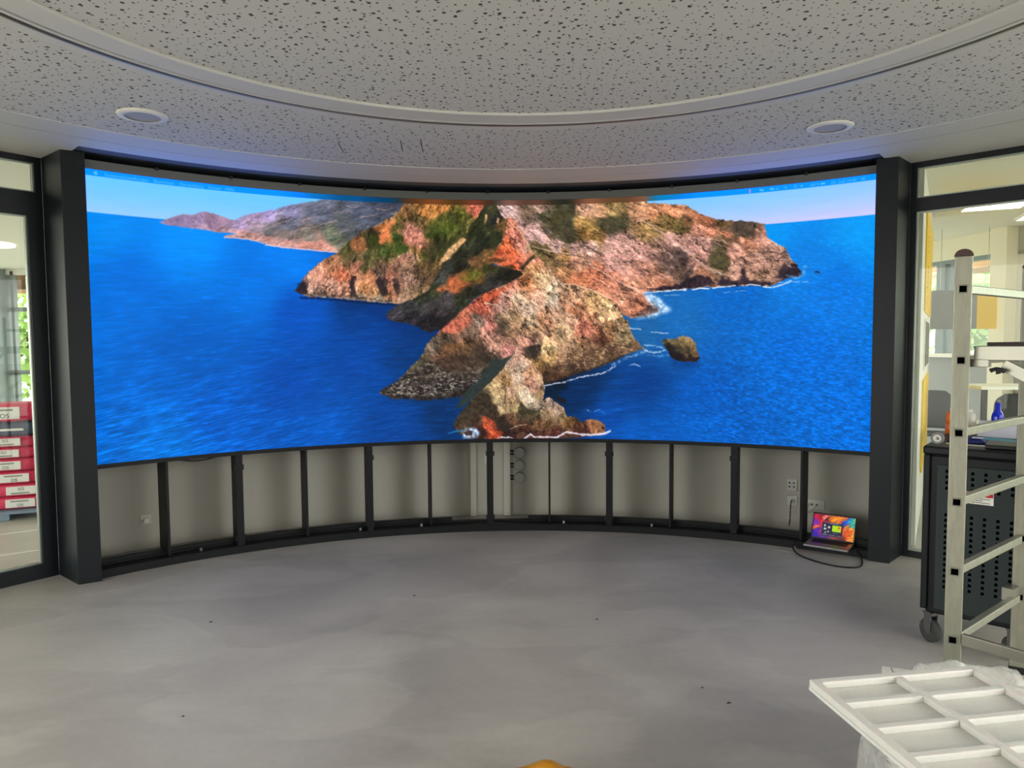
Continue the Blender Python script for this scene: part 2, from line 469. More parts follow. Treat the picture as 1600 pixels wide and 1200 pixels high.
def paint_sea_picture(W,H,OCEAN,LAYERS):
    """picture shown on the wall display, W x H samples, sRGB 0..1"""
    k=W/1200.
    U,V=np.meshgrid(np.arange(W,dtype=np.float32)/k,np.arange(H,dtype=np.float32)/k)
    # sky
    t=np.clip(V/57,0,1)[...,None]; r=np.clip((U-300)/900,0,1)[...,None]
    top=np.array([100,196,255.])*(1-r)+np.array([132,196,255.])*r
    bot=np.array([148,200,236.])*(1-r)+np.array([206,200,236.])*r
    img=top*(1-t**1.6)+bot*t**1.6
    img=img*(1+.02*fbm(U/6,V,6,3,5)[...,None])
    # sea
    sea=idw(U+14*fbm(U/3,V,18,2,71),V,OCEAN,3)*np.array([.5,1.03,1.0])
    s1=fbm(*rot(U,V,-3,10),1.9,4,11); s2=fbm(*rot(U,V,-11,9),1.9,3,21)
    bl=np.clip((V-150)/200,0,1)*np.clip((560-U)/400,0,1)
    wv=s1*(1-bl)+s2*bl*1.3
    rr=np.clip((U-800)/200,0,1); wv=wv*(1-rr)+fbm(*rot(U,V,8,3.6),1.5,3,31)*rr*1.15
    amp=(.03+.16*np.clip((V-60)/300,0,1))*(1+.25*rr)
    sea=sea*(1+amp[...,None]*wv[...,None]*1.35)+(np.maximum(wv-.15,0)*(.12+amp*1.4))[...,None]*np.array([2,54,56.])
    m=np.clip((V-56.8)*1.2,0,1)[...,None]
    img=img*(1-m)+sea*m
    for n,L in enumerate(LAYERS):
        if L[0]=='fill': _,nm,P,cols,rough,tex,ang,an,soft,fs,warp=L
        elif L[0]=='patch': _,P,col,rough,alpha,soft,tex=L
        elif L[0]=='rubble': P=L[1];soft=L[5];rough=3
        else: _,P,col,w,alpha,rough,brk=L; soft=w
        xs=[p[0] for p in P];ys=[p[1] for p in P];pad=12+3*soft+2*rough
        x0,x1=max(0,int((min(xs)-pad)*k)),min(W,int((max(xs)+pad)*k)+1)
        y0,y1=max(0,int((min(ys)-pad)*k)),min(H,int((max(ys)+pad)*k)+1)
        if x1<=x0 or y1<=y0: continue
        u=U[y0:y1,x0:x1];v=V[y0:y1,x0:x1]
        du=rough*1.6*fbm(u,v,7,3,100+n);dv=rough*1.1*fbm(u,v,6,3,300+n)
        if L[0]=='stroke':
            d=np.full(u.shape,1e9,np.float32)
            a,b=u+du,v+dv
            for (xa,ya),(xb,yb) in zip(P[:-1],P[1:]):
                ex,ey=xb-xa,yb-ya;l=ex*ex+ey*ey+1e-6
                tt=np.clip(((a-xa)*ex+(b-ya)*ey)/l,0,1)
                d=np.minimum(d,np.hypot(a-xa-tt*ex,b-ya-tt*ey))
            wn=w*(1+.5*fbm(u,v,5,2,500+n))
            m=np.clip(1.2-d/np.maximum(wn,.3),0,1)
            if brk: m=m*np.clip((fbm(u,v,3,3,600+n)+1-1.6*brk)*2.2,0,1)
            m=(m*alpha)[...,None]
            img[y0:y1,x0:x1]=img[y0:y1,x0:x1]*(1-m)+np.array(col,float)*m
            continue
        m=blur(inpoly(u+du,v+dv,P).astype(np.float32),soft*k)
        if L[0]=='rubble':
            wu,wv_=u*.8+3*fbm(u,v,6,2,40),v*1.25+2*fbm(u,v,6,2,44)
            c1,e1,g1=worley(wu,wv_,L[6],80+n);c2,e2,g2=worley(wu,wv_,L[6]*.5,83+n)
            q=np.clip(.30+.5*c1+.45*g1+.35*c2+.4*g2-.5*np.clip(1-e1*4,0,1),0,1)[...,None]
            cc=np.array(L[3],float)*q+np.array(L[2],float)*(1-q)
            m=np.clip(m*L[4]*(1+.6*fbm(u,v,9,3,750+n)),0,1)[...,None]
            img[y0:y1,x0:x1]=img[y0:y1,x0:x1]*(1-m)+cc*m
            continue
        if L[0]=='patch':
            q=1+tex*1.6*fbm(u,v,4,3,700+n)
            m=(m*alpha*np.clip(1+tex*.9*fbm(u,v,3.5,3,750+n),0,1.2))[...,None]
            m=np.clip(m,0,1)
            img[y0:y1,x0:x1]=img[y0:y1,x0:x1]*(1-m)+np.array(col,float)*q[...,None]*m
            continue
        a=u+warp*1.2*fbm(u,v,9,3,800+n);b=v+warp*.8*fbm(u,v,8,3,850+n)
        c=idw(a,b,cols,5.)*(1. if nm in('far','hill') else .9)
        ru,rv=rot(u+2*fbm(u,v,6,2,9),v,ang,an)
        t1=fbm(ru,rv,fs,4,900+n*3)
        t2=1-2.6*np.abs(fbm(ru,rv,fs*.7,3,930+n*3))      # creases
        t3=vnoise(ru/1.5,rv/1.1,950+n)
        wu,wv_=ru+7*fbm(u,v,9,3,40),rv+7*fbm(u,v,9,3,44)
        c1,e1,g1=worley(wu,wv_,fs*1.7,60+n);c2,e2,g2=worley(wu,wv_,fs*.55,63+n)
        t4=fbm(wu,wv_,fs*1.1,4,970+n*3);cr=np.clip(.16-np.abs(t4),0,.16)/.16*np.clip(fbm(u,v,22,2,990+n)+.45,0,1)
        T=.75*t1+.12*t2+.34*t3+.22*c1+.34*g1+.16*c2+.34*g2-.2*np.clip(1-e1*7,0,1)-.12*np.clip(1-e2*4,0,1)-1.15*cr**2+.06
        T=np.clip(T*1.35,-1.05,1.15)
        q=1+tex*np.where(T>0,T*.85,T*1.45)
        c=c*q[...,None]
        c=c+np.maximum(T-.45,0)[...,None]*tex*np.array([110,95,85.])
        m=m[...,None]
        img[y0:y1,x0:x1]=img[y0:y1,x0:x1]*(1-m)+c*m
    # menu strip: a blurred, slightly darker copy of what lies under it
    nb=int(round(9*k))
    base=blur_rows(img[:int(26*k)].mean(0))
    mb=base*np.array([.0,.74,1.04])
    warmth=np.clip((base[:,0]-base[:,2])/60+.4,0,1)[:,None]
    mb=mb*(1-warmth)+(base*np.array([.66,.55,.5]))*warmth
    mm=np.clip(nb-np.arange(H),0,1)[:,None,None]
    img=img*(1-mm)+mb[None]*mm
    return np.clip(img/255,0,1)
def blur_rows(a):
    n=25;k=np.hanning(2*n+1);k/=k.sum()
    p=np.pad(a,((n,n),(0,0)),mode='edge')
    return np.stack([np.convolve(p[:,i],k,'valid') for i in range(3)],1)
OCEAN=[[22.4,63.8,0,130,236],[143.7,80.6,0,136,248],[58.1,156.2,0,104,214],[231.4,149.7,0,110,222],[138.3,255.2,0,88,190],[35.9,332.6,0,98,204],[275.0,297.7,0,70,168],[385.0,259.3,0,66,158],[406.6,197.3,0,58,142],[445.0,371.0,0,62,146],[322.0,381.0,0,82,184],[519.3,357.2,0,44,100],[478.3,260.5,0,50,116],[386.6,176.8,0,54,126],[279.6,108.9,0,120,236],[297.0,187.8,0,76,184],[91.4,382.7,0,108,214],[180.4,332.9,0,86,194],[1046.5,62.7,0,140,236],[1179.4,78.2,12,146,240],[1138.2,158.4,10,112,218],[1000.4,172.5,8,96,192],[911.7,201.0,40,100,180],[850.4,221.0,50,92,158],[1095.4,262.5,0,100,208],[1176.4,355.4,0,100,208],[952.8,324.7,0,84,184],[850.7,305.2,0,56,132],[745.1,327.0,0,38,88],[713.1,305.5,5,22,42],[798.3,358.9,0,68,158],[953.4,386.8,0,90,192],[851.0,400.7,0,84,184],[745.2,305.5,0,40,90],[1093.3,127.6,20,120,220]]
LAYERS=[
['patch',[[297.6,161.8],[386.8,168.6],[469.1,174.2],[531.7,213.2],[520.8,239.7],[468.2,228.8],[416.9,197.3],[366.4,177]],(0,40,100),5,0.55,6,0.1],
['fill','far',[[101.2,62.5],[112.2,56],[131.9,47.8],[144.8,47.5],[155.3,42.8],[160.6,40.4],[171.1,42.2],[188.7,46.3],[203.9,50.7],[183.6,70.2],[170.3,68.4],[135.6,66.6],[106.1,64.7]],[[127.4,57.3,150,128,165],[153.2,55,155,130,165],[170.6,58.1,150,120,150],[188.4,56.6,165,135,160],[161.6,65.3,185,150,170]],1,0.12,60,2,0.6,6,4],
['fill','hill',[[170.3,69.3],[203.9,50.7],[220.5,40.8],[243.8,34.1],[267.4,27.5],[281.8,21.5],[310.8,14.5],[350.1,4.9],[477,-1.4],[476.6,20.3],[430,38.3],[404.2,53.6],[378.5,79],[368.2,91.5],[353.2,90.5],[328.5,89.5],[299.4,87.3],[261.2,85.3],[247.2,82.2],[233.3,79.1],[219.5,77.1],[187.8,77.4],[189.7,73.5],[207.9,70.3],[192.5,69.5]],[[211,54.9,150,130,165],[234.3,41.6,160,135,172],[253.1,34.4,158,140,185],[281.6,30.3,130,125,160],[271.7,45.7,120,115,130],[233.9,58,150,130,145],[252.4,63.5,110,108,112],[281.1,49.9,100,102,118],[329.9,27.1,98,102,120],[389.6,23.8,84,90,108],[309.5,68,120,112,105],[280.6,67.6,125,112,108],[348.8,66.1,106,112,94],[252,77,186,136,128],[280.3,81.3,205,150,140],[309.2,81.9,206,140,125],[333.6,84.8,215,150,135],[369.1,45,88,92,98],[430.3,16.8,72,76,92],[210.5,73.9,200,150,145],[228.8,76.5,200,150,140]],1,0.24,-22,3.4,0.8,7,4],
['stroke',[[300.4,43.8],[315,38.9],[329.8,35.1]],(196,160,160),1,0.55,2.5,0.25],
['stroke',[[349.6,28.9],[364.5,26.1],[379.6,22.3]],(196,160,160),1,0.55,2.5,0.25],
['stroke',[[262.1,51.2],[276.4,46.3],[287,41.7]],(196,160,160),1,0.55,2.5,0.25],
['stroke',[[329.5,49],[344.3,45.2],[357.2,42.6]],(196,160,160),1,0.55,2.5,0.25],
['stroke',[[369.7,16.8],[381.7,18.1],[389.8,15.7]],(196,160,160),1,0.55,2.5,0.25],
['stroke',[[389.4,33.9],[404.7,30.2],[419.9,27.5]],(196,160,160),1,0.55,2.5,0.25],
['stroke',[[238.4,62.4],[250.6,57.8],[262,54.1]],(196,160,160),1,0.55,2.5,0.25],
['stroke',[[285.6,61.4],[300.1,56.6],[311.8,55]],(196,160,160),1,0.55,2.5,0.25],
['stroke',[[415,18.5],[430.3,19.9],[442.6,17.4]],(196,160,160),1,0.55,2.5,0.25],
['stroke',[[348.9,61],[363.9,56.3],[373.9,54.9]],(196,160,160),1,0.55,2.5,0.25],
['stroke',[[229.5,50.6],[238.8,48],[248.1,46.3]],(196,160,160),1,0.55,2.5,0.25],
['stroke',[[440.4,25.6],[450.7,24.2],[457,22]],(196,160,160),1,0.55,2.5,0.25],
['stroke',[[187.8,76.4],[207.7,76],[233.3,79.1],[244.4,82.3]],(245,205,205),1,0.7,1,0],
['stroke',[[247.1,84.1],[280.1,87.2],[328.5,89.5],[358.2,90.4]],(250,205,205),1.2,0.9,1,0],
['fill','head',[[287.2,152.1],[296,147.9],[298.2,137.9],[304.2,129.8],[312.2,121.6],[326.2,108.1],[343.1,98.5],[358.2,88.8],[373.6,72.1],[394,57.1],[414.5,47.1],[430,38.3],[442.4,31.7],[452.9,21.1],[463.4,8.4],[471.8,-2.2],[629.4,-4.9],[618.1,91.7],[564.5,133.9],[500.6,172],[458.7,173.2],[427.7,170.3],[402.1,168.4],[386.8,166.5],[356.7,163.9],[326.9,162.3],[312.2,162.6],[302.5,159.7],[291,155]],[[534,29.3,90,88,42],[512.6,60.9,66,74,32],[533.8,46,88,96,40],[554.9,39.4,84,82,40],[555.1,23.7,96,92,36],[481.7,28.4,95,80,45],[492.3,17.8,205,135,72],[523.7,10.8,228,150,78],[576.4,9.9,228,124,96],[471.5,20.5,140,100,60],[450.4,43.8,104,92,48],[432.8,54.6,215,125,75],[434.6,64.8,215,120,72],[414.1,67.5,66,62,36],[442.3,37.9,205,145,92],[388.5,79.6,175,112,72],[368.4,83.4,86,82,46],[429.2,81.4,66,78,36],[444.9,64.5,62,78,34],[454.9,82.9,64,80,34],[471,53.5,196,132,108],[475.9,66.8,186,114,90],[480.9,82.3,140,105,60],[470.3,95,200,150,120],[457.8,98.3,185,130,105],[327.7,127.1,218,152,128],[317.6,140.4,225,165,142],[347.7,118.5,205,135,100],[342.9,108.5,190,130,95],[362.4,128.2,215,120,86],[347.1,146.8,228,168,142],[367.1,144.3,215,150,120],[380.1,100.3,100,86,54],[385.9,110.3,214,140,110],[398.1,110,86,80,46],[403.4,96.5,88,84,48],[407.9,127.2,214,138,98],[399.4,147.9,205,138,92],[412.6,150.8,180,130,90],[428.3,135.1,70,52,50],[418.2,122.9,110,85,70],[438.7,130.8,214,132,100],[440.4,150.4,205,135,100],[459.6,113.8,160,120,95],[469.7,134.5,204,154,130],[450.7,150.3,190,140,110],[491.2,92.5,84,78,36],[496.2,108.1,90,70,42],[485.5,123.9,130,98,66],[479.9,150.1,150,120,85],[464.1,160.6,190,150,120],[301.8,147.8,52,42,46],[312.4,152.5,200,160,140],[501.9,73.6,150,105,75],[522.9,76.4,90,84,42],[386.9,161.4,205,170,135],[417.5,164.2,190,165,130],[327,157.3,180,140,120]],1.6,0.42,-75,2.2,0.6,6,7],
['patch',[[375.5,127.9],[383.6,127.7],[381.2,144.1],[384,158.4],[386.9,164.5],[372.8,162.6],[372.1,146.3]],(40,30,36),2,0.85,0.8,0.2],
['patch',[[414,133.2],[421.2,126.9],[428.2,141.3],[432.2,147.4],[429.9,159.9],[421.8,153.8],[417.8,145.6]],(40,30,36),2,0.85,0.8,0.2],
['patch',[[441.9,120.4],[447,128.6],[453,141],[448.6,155.6],[442.6,141.1]],(40,30,36),2,0.85,0.8,0.2],
['patch',[[295.2,142],[302,137.8],[306.6,149.7],[309.3,161.6],[297.7,157.8],[290,154]],(40,30,36),2,0.85,0.8,0.2],
['patch',[[404,65.9],[412.2,60.5],[421.3,65.3],[423.2,73.4],[413.9,79.8],[402.7,78.1]],(56,66,26),2,0.7,1.5,0.3],
['patch',[[425.2,75.4],[441.9,58.5],[460.5,62],[464.4,77.5],[449.6,93.3],[435,106],[426.9,98]],(60,82,24),4,0.25,2,0.4],
['patch',[[419.1,73.5],[427.6,58.9],[435.8,54.5],[436.7,62.7],[427.3,75.3]],(222,126,76),2,0.8,1,0.2],
['patch',[[425.7,46.7],[440.2,36.9],[452.6,38.6],[442.2,44.1],[431.8,52.6]],(222,126,76),2,0.7,1,0.2],
['patch',[[500.4,35.2],[534.1,24.1],[560.4,26.8],[554.8,49.9],[528.3,62.7],[499.9,67.4],[495.9,52.9]],(84,100,30),5,0.22,2,0.5],
['patch',[[502,71.5],[533.5,65.8],[549.4,62.5],[533.3,83.6],[516.3,96.4],[503.6,107],[495.4,92.5]],(40,46,24),4,0.6,2,0.4],
['patch',[[462.7,53.7],[479.3,49.2],[491.8,53],[494.7,69.6],[486.1,84.3],[474.8,76.2],[464.5,68.1]],(216,140,120),3,0.7,1.2,0.5],
['stroke',[[301.5,159.8],[326.9,161.3],[356.7,163.3],[386.9,166],[427.7,169.2],[456.6,171.1]],(210,190,160),1,0.6,1.5,0.5],
['stroke',[[297.5,163.8],[326.9,164.8],[386.8,169.6],[456.6,174.3]],(4,24,60),2.2,0.8,1,0],
['fill','right',[[603,-4.9],[853.8,1.5],[862,11.1],[885.4,14],[922.5,18.9],[935.5,28.8],[955.3,38.2],[970,44.2],[999.1,49.8],[1003.9,48.7],[1032.3,53.3],[1039.9,56.4],[1042.7,62.4],[1042.9,74.1],[1051.4,83.5],[1070,94.4],[1082.2,117.4],[1087.8,122.5],[1093.3,132.4],[1095.3,139.2],[1082.6,140.5],[1070.7,143.7],[1057,150.9],[1043,153.2],[1028.8,149.7],[990.5,150.2],[951.4,150.8],[911.4,152.6],[881,154.9],[855.3,155.3],[860.5,163.7],[870.8,174.4],[881.1,186],[868.9,193],[850.3,195.9],[834.8,196.7],[819.1,191.2],[787.7,178.1],[638.8,165.9],[618.1,91.7],[613.2,39]],[[639.9,18.1,218,178,172],[624,16,225,188,180],[645.1,33.9,205,160,150],[671.6,28.9,120,98,84],[663.2,18.3,130,105,85],[687.6,16.5,190,155,135],[692.9,23.9,90,85,60],[724.6,24.5,78,72,44],[733.1,14.3,66,66,46],[714,31.6,100,90,45],[714,48.4,84,76,48],[735.1,56.2,74,70,44],[738.2,69.9,80,74,44],[729.8,40.3,70,70,44],[761.5,18.2,228,172,140],[777.2,26,200,150,115],[808.4,19.9,160,130,82],[787.6,26.3,180,135,95],[849.7,18.7,212,152,112],[750.9,40.8,170,130,75],[766.7,43.4,150,116,62],[798.1,42.3,92,80,52],[813.7,40.8,78,72,50],[787.6,36.7,86,78,50],[777.2,62.5,125,94,52],[761.4,59.9,150,110,60],[671.5,49.9,222,172,162],[687.4,62.7,222,175,165],[713.9,76.7,226,182,172],[766.7,77.9,224,176,160],[808.5,68.6,222,165,155],[818.9,79.4,220,165,150],[740.3,76.2,220,170,160],[682,79.4,104,88,54],[703.2,90.3,130,104,66],[724.4,92.7,170,125,75],[713.8,105.2,150,118,80],[745.5,105.7,196,140,110],[777.2,127.4,216,130,96],[745.5,133.1,210,128,90],[724.3,122.2,180,125,85],[798.1,136.2,222,142,112],[829.5,157.9,222,152,122],[850.3,179.2,190,120,92],[808.6,105.1,226,166,152],[850,96,222,162,148],[850.1,116.7,214,150,128],[865.6,143.1,205,140,110],[880.9,128,200,140,115],[890.8,92.4,168,126,110],[906,96.2,120,95,85],[916.2,108.8,112,86,78],[896,113.1,135,105,90],[911.2,124,120,90,75],[880.9,143.5,190,125,95],[890.6,41.3,140,110,66],[870.2,30,210,140,100],[854.9,34.4,205,150,115],[910.8,52.6,130,108,62],[925.7,43.3,120,84,58],[900.6,26.6,222,145,105],[930.6,33.6,190,125,90],[880.5,51,150,120,75],[950.5,44.9,170,105,75],[960.4,60.6,204,132,102],[940.7,61.4,218,150,125],[984.8,67.1,220,140,105],[979.8,53.9,120,90,60],[999.2,61.2,84,66,54],[1018.2,56.6,80,66,54],[1013.6,69.1,92,74,60],[1032.5,67.5,170,120,100],[1039.2,73.8,210,150,130],[980.1,77.8,104,80,56],[994.6,78.7,110,80,60],[1013.8,81.9,205,135,105],[950.8,82.1,206,152,138],[930.9,79,210,155,140],[999.6,94.8,202,142,122],[1056.2,98.3,208,156,138],[1074.9,115,184,142,126],[1061.1,118,200,150,130],[972.5,96.3,90,78,54],[965.7,106,90,78,52],[980.4,113.7,100,82,58],[965.6,88.9,130,105,88],[1028.5,124.1,194,142,122],[999.9,122.7,204,152,132],[950.9,100.3,195,140,125],[936.2,114.8,205,150,130],[946.2,130.4,190,130,100],[1014.4,135.2,200,150,125],[1038.1,140.3,185,140,115],[1084.3,134.8,70,50,60],[860.1,46.9,165,130,80],[900.8,72.4,215,160,145]],1.8,0.42,28,2.4,0.6,6,6],
['patch',[[926.3,119.4],[936.1,109.7],[935.3,127.9],[921.4,141.7],[911.4,145.5],[917.3,131.3]],(60,50,50),2,0.7,1.2,0.4],
['patch',[[878.6,88.9],[900.9,85.7],[921.1,94.8],[931.2,107.4],[919.3,123.2],[901.2,130.8],[886.9,122.1],[876.7,105.2]],(72,56,54),6,0.45,3,0.7],
['patch',[[860.5,151.3],[880.9,146.6],[911.4,145.5],[926.4,135.7],[941.3,130.2],[959.1,134.9],[969,145.4],[951.4,150.3],[911.4,152.1],[881,153.9]],(34,26,38),3,0.9,1,0.3],
['patch',[[969.1,147.4],[975.8,135.6],[995.3,142.4],[1005.8,138.8],[1009.5,121.1],[1014.3,123.4],[1015.4,139.2],[1033.5,144],[1056.9,148],[1047.7,152.4],[1028.8,149.7],[990.5,149.7]],(34,26,40),3,0.85,1,0.3],
['patch',[[1067.6,118.4],[1079.6,126.8],[1087.8,125.4],[1095.2,135.4],[1082.6,140.5],[1066.1,141.6],[1052.2,139],[1062.3,135.6]],(40,32,44),2.5,0.8,1,0.3],
['patch',[[968.5,87.1],[975.3,85.5],[978.4,99.6],[988.2,112.1],[984.4,121.9],[968.8,117.2],[957,112.6],[956.9,102.6],[964.7,98.9]],(84,78,52),3,0.75,1.5,0.25],
['patch',[[974.1,59.5],[997.2,53.1],[1001.9,48.5],[1023.9,54.1],[1025.9,67],[1027.9,75],[999.3,72],[987.7,65.3],[974.1,62.5]],(84,70,58),2,0.75,1,0.25],
['patch',[[716.2,10.7],[741.5,11.4],[743.6,28.1],[735.1,45.7],[742.5,63.7],[730.8,73.9],[718.1,63.2],[694.9,56.5],[688.6,39.6],[705.6,29.4]],(66,62,46),4,0.6,3,0.25],
['patch',[[771.9,36.2],[782.4,34.5],[820.9,32.8],[827.1,45.5],[810.6,63.5],[796,67.2],[800.2,48.6],[777.2,43.7]],(74,70,50),4,0.6,3,0.25],
['stroke',[[854.9,39.5],[880.5,58.2],[900.8,73.5],[926.1,95],[951.1,115.4],[974.8,129.5]],(232,190,178),1.4,0.7,2,0],
['stroke',[[890.7,62.8],[950.7,74.1],[980.2,86.8],[1009.3,103.3],[1033.2,119.4]],(228,180,165),1.3,0.5,2,0],
['stroke',[[673.5,77.2],[692.6,82.7],[724.4,88.5],[750.8,95.3],[777.2,114.8],[824.2,142.1],[850.2,156.2]],(240,205,190),1.3,0.6,2,0],
['stroke',[[713.8,88.3],[745.6,93.1],[761.4,97.6]],(86,66,50),1.4,0.6,2,0],
['stroke',[[724.4,101.1],[756.1,105.9],[777.2,112.7]],(86,62,48),1.3,0.6,2,0.2],
['patch',[[854.3,156.3],[868.7,158.7],[881.1,167.3],[891.3,177.9],[901.5,187.4],[881.2,192.2],[866.8,197.2],[850.3,199],[833.7,197.7],[850.3,194.8],[870.9,187.9],[862.6,173.1]],(205,222,245),3,0.75,2,0.4],
['stroke',[[856.4,156.4],[881,154.9],[923.5,153]],(225,235,250),1.3,0.9,1.5,0.2],
['stroke',[[933.5,153.3],[946.4,151.7],[959.3,153.1]],(235,240,250),1.3,0.95,1,0.1],
['stroke',[[963.2,152.2],[980.8,150.8],[998.2,149.5]],(225,235,250),1.2,0.9,1,0.2],
['stroke',[[1014.6,150.1],[1021.2,148.4],[1036.4,151]],(225,235,250),1.2,0.85,1,0.2],
['stroke',[[1040.2,153.1],[1055.2,154.7],[1068.1,150.4],[1079.9,146.1]],(225,235,250),1.4,0.85,1,0.2],
['stroke',[[1075.2,138.2],[1088.9,140.8],[1097.9,133.6],[1100.4,126.1]],(150,200,245),3,0.5,2,0.4],
['stroke',[[1061.6,147.2],[1084.5,147.3],[1104.4,148.2]],(160,200,240),0.9,0.7,1,0.3],
['stroke',[[889.2,161.3],[911.5,161.9]],(150,190,230),1,0.6,1,0.3],
['stroke',[[980.9,159.9],[1000.3,158.5],[1014.7,158.1]],(170,200,235),0.8,0.6,1,0.4],
['patch',[[1112.2,134.4],[1115.7,132.7],[1121.1,134.9],[1118.5,136.6]],(30,30,60),0.5,0.9,0.4,0.1],
['fill','main',[[627,33.8],[634.5,28.6],[645.1,37],[655.6,51.8],[666.1,76.1],[674.5,89.9],[692.5,104.9],[705.2,118.8],[721.1,138],[745.5,141.6],[777.1,151.6],[803.4,167.8],[817,181.7],[821.2,194.4],[831.7,205],[834.8,220.8],[840.1,231.4],[850.5,242],[858.8,248.3],[845.3,251.4],[824.5,259.8],[803.5,270.3],[766.5,284.1],[723.8,298],[702.4,304.4],[686.2,307.5],[670.1,316.1],[594.6,331.6],[573.2,323.7],[519.6,330.4],[493,331.9],[466.7,329.2],[440.5,328.5],[416.8,318.4],[425.2,310.2],[446.2,300.1],[459,286.6],[472.8,271],[483.5,262.7],[491.1,247.9],[499.7,234.3],[521.1,213.2],[537.2,197.4],[564.1,174.1],[580.2,160.3],[612.3,144.5],[649.8,123.5],[639.2,112.9],[617.9,107.5],[607.4,91.6],[623.6,65.3]],[[631.2,44.3,225,138,109],[628.9,70.6,228,112,70],[639.4,91.7,228,106,66],[618.1,87.4,216,100,60],[644.9,54.9,228,138,115],[652.2,76,232,148,129],[662.8,81.3,238,178,150],[655.3,102.4,228,126,97],[639.3,106.5,210,95,60],[671.3,97.3,215,138,109],[669.1,113.1,205,148,99],[687.1,134.4,218,178,133],[703,150.5,228,198,162],[711.4,168.6,235,212,185],[681.6,155.6,215,163,134],[671,144.9,206,140,99],[639.1,134,218,140,117],[662.5,134.2,190,120,75],[606.9,155.1,206,96,66],[585.3,176.3,196,98,76],[622.9,149.9,190,123,104],[622.8,171.1,190,140,124],[649.5,166,218,178,145],[666.5,183.1,228,192,165],[638.6,197.8,170,135,100],[622.5,203.1,110,90,70],[638.5,219.2,150,115,85],[670.7,198.1,216,180,145],[692.1,198.2,214,153,114],[705,187.7,220,168,134],[724.2,166.7,170,120,90],[740.1,161.6,222,168,129],[745.4,182.8,185,120,85],[777.1,172.7,228,178,121],[792.9,188.7,228,183,134],[758.1,209.5,206,124,101],[771.9,199,220,148,109],[724,219.8,225,185,140],[734.7,198.6,225,173,139],[798.2,220.5,195,138,94],[782.4,230.9,130,80,60],[814,220.6,205,163,119],[826.5,231.3,170,145,105],[771.8,246.8,150,110,80],[702.7,230.3,222,170,127],[697.2,246.4,228,190,135],[702.5,262.5,220,173,114],[681,278.4,160,120,70],[723.9,257.2,190,148,114],[745.3,262.7,170,130,90],[766.5,264.9,120,95,68],[745.2,278.7,74,58,46],[787.7,257.5,140,110,75],[814,252.3,110,85,62],[840.1,247.2,130,100,75],[713.1,292.6,120,78,50],[691.7,296.8,80,55,42],[553.2,197.4,198,112,86],[531.8,210.1,196,104,80],[579.7,202.8,120,98,84],[568.9,218.7,128,100,82],[601.1,208.3,205,128,114],[595.6,224.2,212,153,129],[611.4,245.7,200,148,124],[584.7,245.5,85,65,52],[568.6,245.4,130,95,65],[531.5,229.2,100,78,62],[510.2,239.6,105,90,75],[531.3,248.3,165,105,60],[520.4,266.3,100,72,58],[547,266.6,80,58,48],[573.7,272.2,90,70,56],[552.2,282.7,90,72,56],[488.5,281.8,95,88,68],[504.2,292.7,110,95,75],[467.1,302.7,80,70,62],[530.7,293.1,85,76,64],[509.2,314.1,62,54,50],[573.6,285.1,165,140,125],[557.4,293.5,130,112,98],[600.6,261.7,66,54,42],[594.9,293.9,44,40,34],[562.5,315,38,32,32],[435.5,316.8,64,52,50],[632.9,251.3,216,143,131],[651.2,230,200,148,121],[670.6,219.4,205,158,119],[675.8,246.2,60,50,42],[666.2,235.4,200,138,119],[686.7,219.5,200,148,114]],1.8,0.46,50,1.8,0.6,6,6],
['patch',[[606.3,219],[617.2,197.7],[630,203.1],[636.4,212.8],[625.6,221.2],[614.8,227.6]],(46,40,34),3,0.45,2,0.3],
['patch',[[672.7,219.4],[681.3,221.6],[679.1,234.5],[670.5,238.7]],(60,44,40),2,0.7,1,0.2],
['patch',[[654.4,247.1],[666.2,242.9],[681.1,253.7],[678.9,268.8],[668.2,264.4],[659.7,255.7]],(52,46,38),3,0.7,1.2,0.4],
['patch',[[781.4,206.6],[789.8,206.6],[794,218.3],[798.2,231.1],[803.5,248],[796.1,248],[789.8,231],[783.5,220.3]],(78,46,34),2,0.75,1,0.2],
['patch',[[815,222.7],[823.4,218.6],[825.5,231.3],[817.1,231.2]],(52,48,38),1.5,0.7,1,0.2],
['patch',[[687.5,267.7],[700.3,273.2],[723.9,275.4],[750.6,269.1],[745.2,284.1],[723.8,292.6],[702.4,301.1],[687.3,303.2],[683.1,283.8]],(60,44,34),4,0.45,2,0.5],
['patch',[[691.6,303.2],[723.8,294.7],[766.5,280.9],[803.5,266.1],[840.1,251.4],[834.9,254.5],[803.5,270.3],[766.5,285.2],[723.8,299],[697,306.5]],(36,28,30),2,0.8,1.5,0.3],
['patch',[[419.9,316.4],[446.1,306.5],[467,311.1],[509.1,320.5],[562.6,304.2],[595,288.5],[605.7,294],[578.5,323.8],[530.3,329.5],[493,331.9],[466.7,329.2],[440.5,328.5]],(40,34,32),4,0.55,3,0.7],
['patch',[[561.1,245.4],[574.1,229.4],[582.6,240.2],[597.4,261.7],[595.1,277.8],[579,277.6],[568.5,261.4]],(54,42,36),3,0.45,2,0.3],
['stroke',[[612.3,147.7],[628.2,157.3],[644.2,163.8],[662.3,174.6],[672.9,181]],(236,205,185),1.5,0.7,2,0],
['stroke',[[593.9,169.9],[612.1,173.2],[628,185],[636.5,197.8]],(236,208,185),1.5,0.65,2,0],
['stroke',[[720,138],[745.5,141.6],[777.1,152.6],[798.2,163.5]],(240,205,170),1.4,0.7,1.5,0],
['stroke',[[705,182.4],[724.1,203.9],[734.7,230.6],[745.3,252]],(225,200,170),2,0.35,3,0],
['stroke',[[681.3,214.2],[697.3,230.3],[713.3,246.5]],(240,225,190),1.8,0.5,2,0],
['stroke',[[657.1,150.1],[676.2,174.7],[692.1,187.6],[704.9,209]],(120,70,50),2.5,0.35,3,0],
